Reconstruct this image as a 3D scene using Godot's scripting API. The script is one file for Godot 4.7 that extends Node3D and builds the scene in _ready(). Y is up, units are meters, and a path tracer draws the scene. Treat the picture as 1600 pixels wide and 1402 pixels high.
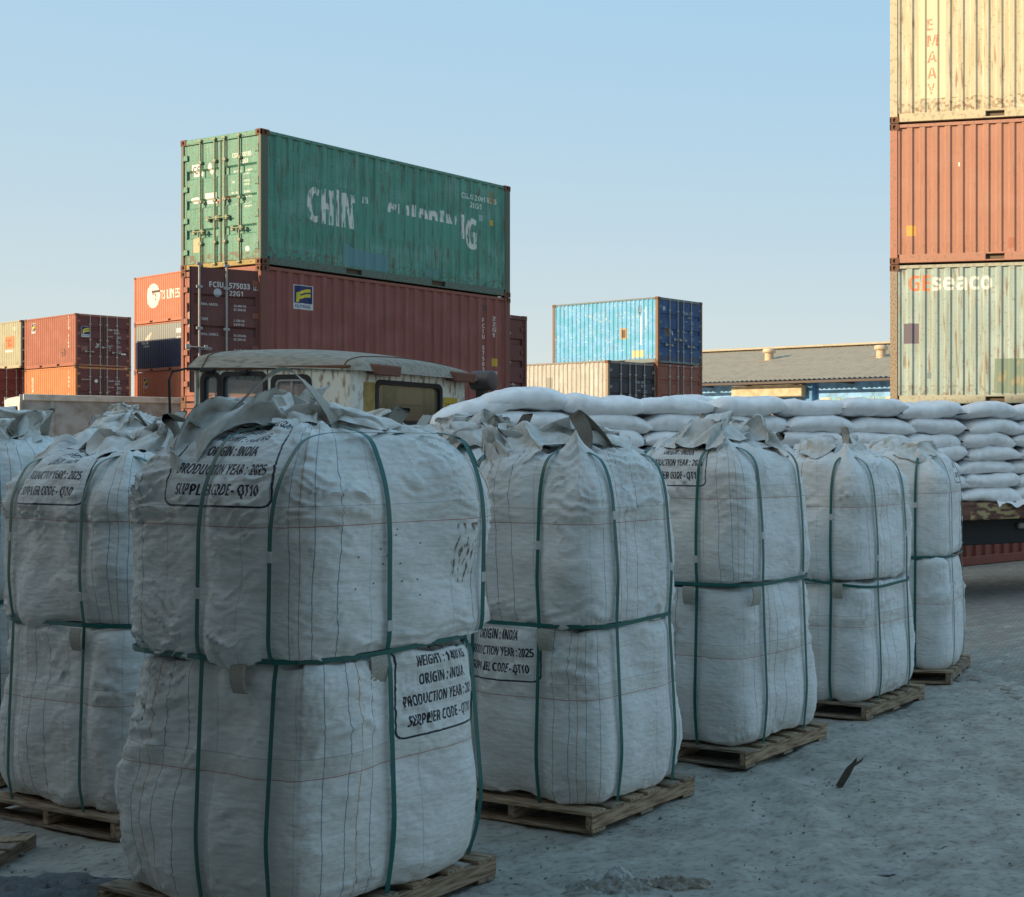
extends Node3D
# A container yard in late sun, seen from the shade of a shed: strapped bulk bags on pallets, a sack-laden flatbed,
# an old lorry cab, stacked freight containers and a warehouse. Metres; x to the right, -z away from the camera.

const EYE := 1.85
const CL := 6.058      # container length, width, height
const CW := 2.438
const CH := 2.591

# ------------------------------------------------------------------ mesh builder
class MB:
	var v := PackedVector3Array()
	var n := PackedVector3Array()
	var t := PackedVector2Array()
	var ix := PackedInt32Array()
	var col := PackedColorArray()

	func quad(a: Vector3, b: Vector3, c: Vector3, d: Vector3, ua := Vector2(0, 1), ub := Vector2(1, 1), uc := Vector2(1, 0), ud := Vector2(0, 0)) -> void:
		var m := (b - a).cross(d - a)
		if m.length_squared() < 1e-16:
			m = (c - b).cross(d - b)
		m = m.normalized()
		var k := v.size()
		v.append(a); v.append(b); v.append(c); v.append(d)
		for i in 4:
			n.append(m)
		t.append(ua); t.append(ub); t.append(uc); t.append(ud)
		for i in [0, 2, 1, 0, 3, 2]:
			ix.append(k + i)

	func quad_out(a: Vector3, b: Vector3, c: Vector3, d: Vector3, o: Vector3) -> void:
		if (b - a).cross(c - a).dot(o) < 0.0:
			quad(d, c, b, a)
		else:
			quad(a, b, c, d)

	func tri_out(a: Vector3, b: Vector3, c: Vector3, o: Vector3) -> void:
		var m := (b - a).cross(c - a)
		var flip := m.dot(o) < 0.0
		if flip:
			m = -m
		m = m.normalized()
		var k := v.size()
		v.append(a); v.append(b); v.append(c)
		for i in 3:
			n.append(m)
			t.append(Vector2(0, 0))
		for i in ([0, 1, 2] if flip else [0, 2, 1]):
			ix.append(k + i)

	func box(lo: Vector3, hi: Vector3, bev := 0.0) -> void:
		obox((lo + hi) * 0.5, Basis(), (hi - lo), bev)

	func obox(o: Vector3, B: Basis, size: Vector3, bev := 0.0) -> void:
		var h := size * 0.5
		var e: float = minf(bev, minf(h.x, minf(h.y, h.z)) * 0.45)
		var P = func(s: Vector3, k: int) -> Vector3:
			var q := Vector3(s.x * (h.x - e), s.y * (h.y - e), s.z * (h.z - e))
			q[k] = s[k] * h[k]
			return o + B * q
		for k in 3:
			var l := (k + 1) % 3
			var m := (k + 2) % 3
			for s in [-1.0, 1.0]:
				var cs := []
				for pr in [[-1, -1], [1, -1], [1, 1], [-1, 1]]:
					var sg := Vector3.ZERO
					sg[k] = s; sg[l] = pr[0]; sg[m] = pr[1]
					cs.append(P.call(sg, k))
				var out := Vector3.ZERO
				out[k] = s
				quad_out(cs[0], cs[1], cs[2], cs[3], B * out)
		if e <= 0.0:
			return
		for k in 3:
			var l := (k + 1) % 3
			var m := (k + 2) % 3
			for sl in [-1.0, 1.0]:
				for sm in [-1.0, 1.0]:
					var a := Vector3.ZERO
					a[k] = -1; a[l] = sl; a[m] = sm
					var b := a
					b[k] = 1
					var out := Vector3.ZERO
					out[l] = sl; out[m] = sm
					quad_out(P.call(a, l), P.call(b, l), P.call(b, m), P.call(a, m), B * out)
		for sx in [-1.0, 1.0]:
			for sy in [-1.0, 1.0]:
				for sz in [-1.0, 1.0]:
					var s := Vector3(sx, sy, sz)
					tri_out(P.call(s, 0), P.call(s, 1), P.call(s, 2), B * s)

	func tube(pts: Array, r: float, sides := 8, caps := true) -> void:
		var k0 := v.size()
		for i in pts.size():
			var d: Vector3 = (pts[mini(i + 1, pts.size() - 1)] - pts[maxi(i - 1, 0)]).normalized()
			var up := Vector3.UP if absf(d.y) < 0.9 else Vector3.RIGHT
			var a := d.cross(up).normalized()
			var b := a.cross(d).normalized()
			for j in sides + 1:
				var w := TAU * j / sides
				var o := a * cos(w) + b * sin(w)
				v.append(pts[i] + o * r)
				n.append(o)
				t.append(Vector2(float(j) / sides, i))
		var st := sides + 1
		for i in pts.size() - 1:
			for j in sides:
				var q := k0 + i * st + j
				for z in [q, q + 1, q + st, q + 1, q + st + 1, q + st]:
					ix.append(z)
		if caps:
			for e in [0, pts.size() - 1]:
				var d: Vector3 = (pts[1] - pts[0]) if e == 0 else (pts[-2] - pts[-1])
				for j in range(1, sides - 1):
					tri_out(v[k0 + e * st], v[k0 + e * st + j], v[k0 + e * st + j + 1], -d)

	# a flat band along pts; outs = outward unit vector per point, side = width direction per point
	func band(pts: Array, outs: Array, sides_: Array, wid: float, thick: float) -> void:
		var cnt := pts.size()
		for i in cnt - 1:
			var a: Vector3 = pts[i]
			var b: Vector3 = pts[i + 1]
			var sa: Vector3 = sides_[i] * wid * 0.5
			var sb: Vector3 = sides_[i + 1] * wid * 0.5
			var oa: Vector3 = outs[i] * thick
			var ob: Vector3 = outs[i + 1] * thick
			quad_out(a - sa + oa, a + sa + oa, b + sb + ob, b - sb + ob, oa + ob)
			quad_out(a - sa, a + sa, b + sb, b - sb, -oa - ob)
			quad_out(a + sa, a + sa + oa, b + sb + ob, b + sb, sa + sb)
			quad_out(a - sa, a - sa + oa, b - sb + ob, b - sb, -sa - sb)

	# smooth grid of points: rows x cols; wrap joins the last column to the first
	func grid(p: PackedVector3Array, uvs: PackedVector2Array, rows: int, cols: int, wrap := false, flip := false) -> void:
		var k0 := v.size()
		var acc := PackedVector3Array()
		acc.resize(p.size())
		var idx := PackedInt32Array()
		idx.resize((rows - 1) * (cols - 1) * 6)
		var w := 0
		for r in rows - 1:
			for c in cols - 1:
				var a := r * cols + c
				var b := a + 1
				var d := a + cols
				var e := d + 1
				var m := (p[e] - p[a]).cross(p[d] - p[b])
				if flip:
					m = -m
				acc[a] += m; acc[b] += m; acc[d] += m; acc[e] += m
				if flip:
					idx[w] = k0 + a; idx[w + 1] = k0 + b; idx[w + 2] = k0 + e; idx[w + 3] = k0 + a; idx[w + 4] = k0 + e; idx[w + 5] = k0 + d
				else:
					idx[w] = k0 + a; idx[w + 1] = k0 + e; idx[w + 2] = k0 + b; idx[w + 3] = k0 + a; idx[w + 4] = k0 + d; idx[w + 5] = k0 + e
				w += 6
		if wrap:
			for r in rows:
				var s := acc[r * cols] + acc[r * cols + cols - 1]
				acc[r * cols] = s
				acc[r * cols + cols - 1] = s
		for i in acc.size():
			acc[i] = acc[i].normalized()
		v.append_array(p)
		n.append_array(acc)
		t.append_array(uvs)
		ix.append_array(idx)

	# polygon (counter-clockwise in x,y) pushed from z0 to z1 in the frame B at o
	func prism(poly: PackedVector2Array, z0: float, z1: float, o := Vector3.ZERO, B := Basis()) -> void:
		var tr := Geometry2D.triangulate_polygon(poly)
		for i in range(0, tr.size(), 3):
			for z in [z0, z1]:
				var q := []
				for k in 3:
					var a := poly[tr[i + k]]
					q.append(o + B * Vector3(a.x, a.y, z))
				tri_out(q[0], q[1], q[2], B * Vector3(0, 0, z - (z0 + z1) * 0.5))
		var cw := Geometry2D.is_polygon_clockwise(poly)
		for i in poly.size():
			var a := poly[i]
			var b := poly[(i + 1) % poly.size()]
			var out := Vector3(b.y - a.y, a.x - b.x, 0) * (-1.0 if cw else 1.0)
			quad_out(o + B * Vector3(a.x, a.y, z0), o + B * Vector3(b.x, b.y, z0), o + B * Vector3(b.x, b.y, z1), o + B * Vector3(a.x, a.y, z1), B * out)

	# ring between two outlines of equal count, extruded z0..z1
	func ring(outer: PackedVector2Array, inner: PackedVector2Array, z0: float, z1: float, o := Vector3.ZERO, B := Basis()) -> void:
		var c := outer.size()
		var mid := Vector2.ZERO
		for q in outer:
			mid += q / c
		for i in c:
			var j := (i + 1) % c
			var oa := outer[i]; var ob := outer[j]; var ia := inner[i]; var ib := inner[j]
			var L = func(q: Vector2, z: float) -> Vector3: return o + B * Vector3(q.x, q.y, z)
			quad_out(L.call(oa, z1), L.call(ob, z1), L.call(ib, z1), L.call(ia, z1), B * Vector3(0, 0, z1 - z0))
			quad_out(L.call(oa, z0), L.call(ob, z0), L.call(ib, z0), L.call(ia, z0), B * Vector3(0, 0, z0 - z1))
			var od := (oa + ob) * 0.5 - mid
			quad_out(L.call(oa, z0), L.call(ob, z0), L.call(ob, z1), L.call(oa, z1), B * Vector3(od.x, od.y, 0))
			quad_out(L.call(ia, z0), L.call(ib, z0), L.call(ib, z1), L.call(ia, z1), B * Vector3(-od.x, -od.y, 0))

	func lathe(prof: Array, o: Vector3, B: Basis, sides := 20) -> void:
		var p := PackedVector3Array()
		var u := PackedVector2Array()
		for i in prof.size():
			for j in sides + 1:
				var w := TAU * j / sides
				p.append(o + B * Vector3(cos(w) * prof[i].x, prof[i].y, -sin(w) * prof[i].x))
				u.append(Vector2(float(j) / sides, float(i) / prof.size()))
		grid(p, u, prof.size(), sides + 1, true, false)

	func mesh() -> ArrayMesh:
		var a := []
		a.resize(Mesh.ARRAY_MAX)
		a[Mesh.ARRAY_VERTEX] = v
		a[Mesh.ARRAY_NORMAL] = n
		a[Mesh.ARRAY_TEX_UV] = t
		a[Mesh.ARRAY_INDEX] = ix
		if col.size() == v.size() and col.size() > 0:
			a[Mesh.ARRAY_COLOR] = col
		var m := ArrayMesh.new()
		m.add_surface_from_arrays(Mesh.PRIMITIVE_TRIANGLES, a)
		return m

# ------------------------------------------------------------------ print and wear on a texture
class Canvas:
	var img: Image
	var w: int
	var h: int
	static var cap := {}
	var rng := RandomNumberGenerator.new()

	func _init(ww: int, hh: int, c: Color, sd := 1) -> void:
		w = ww; h = hh
		img = Image.create(w, h, false, Image.FORMAT_RGBA8)
		img.fill(c)
		rng.seed = sd

	func rect(x: float, y: float, ww: float, hh: float, c: Color) -> void:
		var r := Rect2i(roundi(x), roundi(y), maxi(1, roundi(ww)), maxi(1, roundi(hh)))
		if c.a > 0.99:
			img.fill_rect(r, c)
		else:
			var s := Image.create(r.size.x, r.size.y, false, Image.FORMAT_RGBA8)
			s.fill(c)
			img.blend_rect(s, Rect2i(0, 0, r.size.x, r.size.y), r.position)

	func ellipse(cx: float, cy: float, rx: float, ry: float, c: Color) -> void:
		for y in range(int(cy - ry), int(cy + ry) + 1):
			var q := (y - cy) / ry
			if absf(q) < 1.0:
				var e := rx * sqrt(1.0 - q * q)
				rect(cx - e, y, 2.0 * e, 1, c)

	func poly(pts: PackedVector2Array, c: Color) -> void:
		var tr := Geometry2D.triangulate_polygon(pts)
		for i in range(0, tr.size(), 3):
			spans(img, pts[tr[i]], pts[tr[i + 1]], pts[tr[i + 2]], c)

	func spans(im: Image, a: Vector2, b: Vector2, c: Vector2, col: Color) -> void:
		for y in range(maxi(0, int(minf(a.y, minf(b.y, c.y)))), mini(im.get_height() - 1, int(maxf(a.y, maxf(b.y, c.y)))) + 1):
			var yy := y + 0.5
			var x0 := 1e9
			var x1 := -1e9
			for e in [[a, b], [b, c], [c, a]]:
				var p: Vector2 = e[0]
				var q: Vector2 = e[1]
				if (p.y <= yy) != (q.y <= yy):
					var x := p.x + (yy - p.y) / (q.y - p.y) * (q.x - p.x)
					x0 = minf(x0, x)
					x1 = maxf(x1, x)
			if x1 >= x0:
				var xa := roundi(x0)
				var xb := roundi(x1)
				if xb > xa:
					im.fill_rect(Rect2i(xa, y, xb - xa, 1), col)

	# blotches (sx, sy: size of a blotch in pixels); alpha ramps from 0 at lo to a at hi
	func blotch(c: Color, sx: float, sy: float, lo: float, hi: float, a: float, sd: int, area := Rect2i()) -> void:
		var r := area if area.size.x > 0 else Rect2i(0, 0, w, h)
		var f := FastNoiseLite.new()
		f.seed = sd
		f.frequency = 0.125
		f.fractal_octaves = 4
		var iw := clampi(int(r.size.x / sx * 8.0), 4, r.size.x)
		var ih := clampi(int(r.size.y / sy * 8.0), 4, r.size.y)
		iw = mini(iw, 512); ih = mini(ih, 512)
		f.frequency = 0.125
		var src := f.get_image(iw, ih)
		src.convert(Image.FORMAT_L8)
		var by := src.get_data()
		var o := PackedByteArray()
		o.resize(iw * ih * 4)
		var cr := int(c.r * 255); var cg := int(c.g * 255); var cb := int(c.b * 255)
		for i in iw * ih:
			var q: float = clampf((by[i] / 255.0 - lo) / (hi - lo), 0.0, 1.0)
			o[i * 4] = cr; o[i * 4 + 1] = cg; o[i * 4 + 2] = cb
			o[i * 4 + 3] = int(q * a * 255)
		var s := Image.create_from_data(iw, ih, false, Image.FORMAT_RGBA8, o)
		s.resize(r.size.x, r.size.y, Image.INTERPOLATE_BILINEAR)
		img.blend_rect(s, Rect2i(0, 0, r.size.x, r.size.y), r.position)

	# caps of height ch with their baseline at y; xs squeezes; returns the width
	func text(s: String, x: float, y: float, ch: float, xs: float, c: Color, wear := 0.0, weight := 700, font := "Droid Sans", shear := 0.0) -> float:
		var key := font + str(weight)
		var fo := SystemFont.new()
		fo.font_names = PackedStringArray([font])
		fo.font_weight = weight
		var tm := TextMesh.new()
		tm.font = fo
		tm.font_size = 48
		tm.pixel_size = 0.02
		tm.depth = 0.0
		tm.curve_step = 2.0
		tm.horizontal_alignment = HORIZONTAL_ALIGNMENT_LEFT
		tm.vertical_alignment = VERTICAL_ALIGNMENT_BOTTOM
		if not cap.has(key):
			tm.text = "H"
			var b0 := tm.get_aabb()
			cap[key] = [b0.size.y, b0.position.y]
		tm.text = s
		var k: float = ch / cap[key][0]
		var base: float = cap[key][1]
		var ar := tm.get_mesh_arrays()
		if ar.is_empty() or ar[Mesh.ARRAY_VERTEX] == null:
			return 0.0
		var vs: PackedVector3Array = ar[Mesh.ARRAY_VERTEX]
		var id: PackedInt32Array = ar[Mesh.ARRAY_INDEX] if ar[Mesh.ARRAY_INDEX] != null else PackedInt32Array(range(vs.size()))
		var bb := tm.get_aabb()
		var ss := 3.0
		var pad := 4.0
		var tw := ceili(bb.size.x * k * xs + absf(shear) * ch * 1.6 + pad * 2)
		var th := ceili(bb.size.y * k + pad * 2)
		var tmp := Image.create(int(tw * ss), int(th * ss), false, Image.FORMAT_RGBA8)
		tmp.fill(Color(c, 0.0))
		for i in range(0, id.size(), 3):
			var q := []
			for j in 3:
				var p := vs[id[i + j]]
				var yy := (bb.position.y + bb.size.y - p.y) * k
				q.append(Vector2(((p.x - bb.position.x) * k * xs + shear * (p.y - base) * k + pad) * ss, (yy + pad) * ss))
			spans(tmp, q[0], q[1], q[2], c)
		if wear > 0.0:
			for i in int(wear * tw * th * 0.02):
				var rw := rng.randf_range(1.0, ch * 0.12) * ss
				var rh := rng.randf_range(1.0, ch * 0.3) * ss
				tmp.fill_rect(Rect2i(int(rng.randf() * tw * ss), int(rng.randf() * th * ss), int(rw), int(rh)), Color(c, 0.0))
		tmp.resize(tw, th, Image.INTERPOLATE_BILINEAR)
		var top := y - (bb.position.y + bb.size.y - base) * k
		img.blend_rect(tmp, Rect2i(0, 0, tw, th), Vector2i(roundi(x - pad), roundi(top - pad)))
		return bb.size.x * k * xs

	# the same, squeezed to a given width
	func fit(s: String, x: float, y: float, ch: float, width: float, c: Color, wear := 0.0) -> void:
		var trial := Canvas.new(8, 8, Color.BLACK)
		var w0 := trial.text(s, 0, 4, ch, 1.0, c)
		text(s, x, y, ch, width / w0, c, wear)

	func tex() -> ImageTexture:
		img.generate_mipmaps()
		return ImageTexture.create_from_image(img)

# ------------------------------------------------------------------ helpers of the scene
var names := {}
var M := {}
var rng := RandomNumberGenerator.new()
var nz := FastNoiseLite.new()
var nz2 := FastNoiseLite.new()

func numbered(s: String) -> String:
	names[s] = names.get(s, -1) + 1
	return s if names[s] == 0 else "%s_%03d" % [s, names[s]]

func thing(called: String, label: String, category: String, at := Vector3.ZERO, turn := 0.0, group := "") -> Node3D:
	var o := Node3D.new()
	o.name = numbered(called)
	add_child(o)
	o.position = at
	o.rotation.y = turn
	tag(o, label, category, group)
	return o

func tag(o: Node, label: String, category: String, group := "") -> void:
	o.set_meta("label", label)
	o.set_meta("category", category)
	if group:
		o.set_meta("group", group)

func part(called: String, mesh: Mesh, mat: Material, parent: Node = self) -> MeshInstance3D:
	var o := MeshInstance3D.new()
	o.mesh = mesh
	o.material_override = mat
	if parent == self:
		o.name = numbered(called)
	else:
		var k := 0
		var nm := called
		while parent.has_node(nm):
			k += 1
			nm = "%s_%03d" % [called, k]
		o.name = nm
	parent.add_child(o, true)
	return o

func L(r: float, g: float, b: float) -> Color:
	return Color(r, g, b).linear_to_srgb()

func noise_tex(sd: int, freq: float, ramp: Array, size := 512, octaves := 4, normal := false, bump := 4.0, kind := FastNoiseLite.TYPE_SIMPLEX_SMOOTH) -> NoiseTexture2D:
	var f := FastNoiseLite.new()
	f.seed = sd
	f.noise_type = kind
	f.frequency = freq
	f.fractal_octaves = octaves
	var t := NoiseTexture2D.new()
	t.width = size
	t.height = size
	t.seamless = true
	t.noise = f
	if normal:
		t.as_normal_map = true
		t.bump_strength = bump
	else:
		var g := Gradient.new()
		var offs := PackedFloat32Array()
		var cols := PackedColorArray()
		for r in ramp:
			offs.append(r[0])
			cols.append(r[1])
		g.offsets = offs
		g.colors = cols
		t.color_ramp = g
	return t

func mat(c: Color, rough := 0.8, metal := 0.0) -> StandardMaterial3D:
	var m := StandardMaterial3D.new()
	m.albedo_color = c
	m.roughness = rough
	m.metallic = metal
	return m

# paint or wood with grime or rust patches laid over it, in the object's own axes
func worn(c: Color, rough: float, over: Texture2D, scale: float, mul := false) -> StandardMaterial3D:
	var m := mat(c, rough)
	m.uv1_triplanar = true
	m.uv1_scale = Vector3.ONE * scale
	m.detail_enabled = true
	m.detail_albedo = over
	m.detail_blend_mode = BaseMaterial3D.BLEND_MODE_MUL if mul else BaseMaterial3D.BLEND_MODE_MIX
	return m

func wrap_mat(tex: Texture2D, rough := 0.75, off := 0.0) -> StandardMaterial3D:
	var m := mat(Color.WHITE, rough)
	m.albedo_texture = tex
	m.uv1_offset = Vector3(off, 0, 0)
	return m

func rrect(w: float, h: float, r: float, seg := 5) -> PackedVector2Array:
	var o := PackedVector2Array()
	for q in [[1, 1, 0], [-1, 1, 1], [-1, -1, 2], [1, -1, 3]]:
		for i in seg + 1:
			var a: float = (q[2] + float(i) / seg) * PI / 2
			o.append(Vector2(q[0] * (w * 0.5 - r) + cos(a) * r, q[1] * (h * 0.5 - r) + sin(a) * r))
	return o

func sstep(a: float, b: float, x: float) -> float:
	return smoothstep(a, b, x)

func ground_y(x: float, d: float) -> float:
	return 0.2 * sstep(16, 24, d) * sstep(4, 7, -x) + 0.5 * sstep(30, 55, d) * sstep(20, 32, -x)

# ------------------------------------------------------------------ bulk bags, pallets and straps
const PH := 0.106      # pallet height

func bag_texture(sd: int, stained: bool) -> ImageTexture:
	# across: the way round the bag (3.6 m), faces of a quarter each; up: 1.35 m of cloth from the bottom seam
	var W := 2048
	var H := 1024
	var cv := Canvas.new(W, H, L(0.765, 0.77, 0.76), sd)
	var py := func(m: float) -> float: return H - m / 1.35 * H
	cv.blotch(L(0.60, 0.58, 0.53), 260, 160, 0.45, 0.85, 0.55, sd + 1)
	cv.blotch(L(0.78, 0.78, 0.77), 120, 30, 0.5, 0.9, 0.5, sd + 2)
	cv.blotch(L(0.50, 0.48, 0.44), 200, 5, 0.55, 0.9, 0.3, sd + 3)
	cv.blotch(L(0.42, 0.39, 0.34), 18, 12, 0.72, 0.9, 0.3, sd + 4)
	# threads woven in
	for f in 4:
		for q in [[0.06, 0], [0.165, 0], [0.31, 2], [0.71, 2], [0.835, 0], [0.94, 0], [0.995, 1]]:
			var x: float = (f + q[0]) / 4.0 * W
			var c := [L(0.10, 0.15, 0.24), L(0.42, 0.16, 0.06), L(0.3, 0.32, 0.36)][q[1]] as Color
			c.a = 0.75 if q[1] < 2 else 0.4
			var k := 0.0
			while k < H:
				cv.rect(x + 1.5 * sin(k * 0.02 + f), k, 2.4 if q[1] == 1 else 2.0, 16, c)
				k += 16
	# the sewn belt round the bag
	cv.rect(0, py.call(0.595), W, 0.07 / 1.35 * H, Color(L(0.66, 0.63, 0.56), 0.35))
	for i in 9:
		cv.rect(0, py.call(0.593 - i * 0.008), W, 1, Color(L(0.3, 0.29, 0.27), 0.16))
	cv.rect(0, py.call(0.597), W, 2, Color(L(0.22, 0.22, 0.22), 0.5))
	for i in 64:
		cv.rect(i * 32, py.call(0.522 + 0.002 * sin(i * 0.4)), 32, 2.4, L(0.42, 0.10, 0.08))
	# print, on the first face
	var ink := L(0.012, 0.014, 0.025)
	var cx := (0.57 if stained else 0.47) * W / 4.0
	var sx := W / 3.6
	var sy := H / 1.35
	var lines := [["SUPPLlER CODE - QT10", 0.655, 0.38], ["PRODUCTlON YEAR : 2025", 0.735, 0.42], ["ORlGlN : lNDlA", 0.815, 0.26], ["WElGHT : 1400 KG", 0.890, 0.30], ["PRODUCT : KAOLlN CLAY / BALL CLAY", 0.965, 0.44]]
	for l in lines:
		var trial := Canvas.new(8, 8, Color.BLACK)
		var ch := 0.044 * sy
		var w0 := trial.text(l[0], 0, 4, ch, 0.5, ink)
		var xs: float = 0.5 * l[2] * sx / w0
		for e in [-0.5, 0.7]:
			cv.text(l[0], cx - l[2] * sx * 0.5 + e, py.call(l[1] - 0.02), ch, xs, ink, 0.0)
	var bx0 := cx - 0.25 * sx
	var bx1 := cx + 0.25 * sx
	var yb: float = py.call(0.598)
	var yt: float = py.call(1.05)
	var r := 26.0
	cv.rect(bx0 + r, yb, bx1 - bx0 - 2 * r, 6, ink)
	cv.rect(bx0 + r, yt, bx1 - bx0 - 2 * r, 6, ink)
	cv.rect(bx0, yt + r, 5, yb - yt - 2 * r, ink)
	cv.rect(bx1 - 5, yt + r, 5, yb - yt - 2 * r, ink)
	for q in [[bx0 + r, yb - r, 1, -1], [bx1 - r, yb - r, 1, 1], [bx0 + r, yt + r, -1, -1], [bx1 - r, yt + r, -1, 1]]:
		for i in 24:
			var a := PI / 2 * i / 23.0
			cv.rect(q[0] + q[3] * sin(a) * r - (5 if q[3] > 0 else 0), q[1] + q[2] * cos(a) * r, 5, 5, ink)
	if stained:
		var g := RandomNumberGenerator.new()
		g.seed = 77
		cv.blotch(L(0.06, 0.035, 0.025), 13, 60, 0.66, 0.76, 0.75, 321, Rect2i(int(1.70 / 4.0 * W), int(py.call(0.50)), int(0.034 * W), int(0.25 / 1.35 * H)))
		for i in 14:
			cv.ellipse((1.15 + g.randf() * 0.4) / 4.0 * W, py.call(0.2 + g.randf() * 0.3), 2.5, 3, Color(L(0.05, 0.06, 0.09), 0.7))
	return cv.tex()

func profile(pts: Array, count: int) -> Array:
	var c := Curve2D.new()
	c.bake_interval = 0.01
	for i in pts.size():
		var a: Vector2 = pts[maxi(i - 1, 0)]
		var b: Vector2 = pts[mini(i + 1, pts.size() - 1)]
		var tg := (b - a) / 6.0
		c.add_point(pts[i], -tg, tg)
	var len := c.get_baked_length()
	var out := []
	var arc := -0.2
	var prev := Vector2.ZERO
	for i in count:
		var p := c.sample_baked(len * i / (count - 1), true)
		if i > 0:
			arc += Vector2((p.x - prev.x) * 0.45, p.y - prev.y).length()
		out.append(Vector3(p.x, p.y, arc))
		prev = p
	return out

func make_bag(sd: int, H: float, hx: float, hz: float, upper: bool, lean: Vector2, nv: int) -> Dictionary:
	var g := RandomNumberGenerator.new()
	g.seed = sd
	var j := func(a: float) -> float: return g.randf_range(-a, a)
	var pts: Array
	if upper:
		pts = [Vector2(0.5, 0.005), Vector2(0.92 + j.call(0.02), 0.006), Vector2(0.985, 0.025), Vector2(1.015, 0.11 * H), Vector2(1.03 + j.call(0.02), 0.32 * H), Vector2(1.025 + j.call(0.02), 0.56 * H), Vector2(1.0 + j.call(0.015), 0.75 * H), Vector2(0.935 + j.call(0.02), 0.90 * H), Vector2(0.82, 0.985 * H), Vector2(0.60, 1.03 * H), Vector2(0.34, 1.05 * H), Vector2(0.08, 1.07 * H)]
	else:
		pts = [Vector2(0.5, 0.004), Vector2(0.90, 0.004), Vector2(0.985, 0.03), Vector2(1.03 + j.call(0.01), 0.13 * H), Vector2(1.045 + j.call(0.015), 0.32 * H), Vector2(1.02 + j.call(0.015), 0.56 * H), Vector2(0.995, 0.75 * H), Vector2(0.985, 0.90 * H), Vector2(0.965, 0.965 * H), Vector2(0.89, 0.994 * H), Vector2(0.5, 1.0 * H), Vector2(0.1, 1.0 * H)]
	return {"seed": sd, "H": H, "hx": hx, "hz": hz, "up": upper, "lean": lean, "off": Vector2.ZERO, "rows": profile(pts, nv), "ne": 5.6 if not upper else 5.2}

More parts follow.
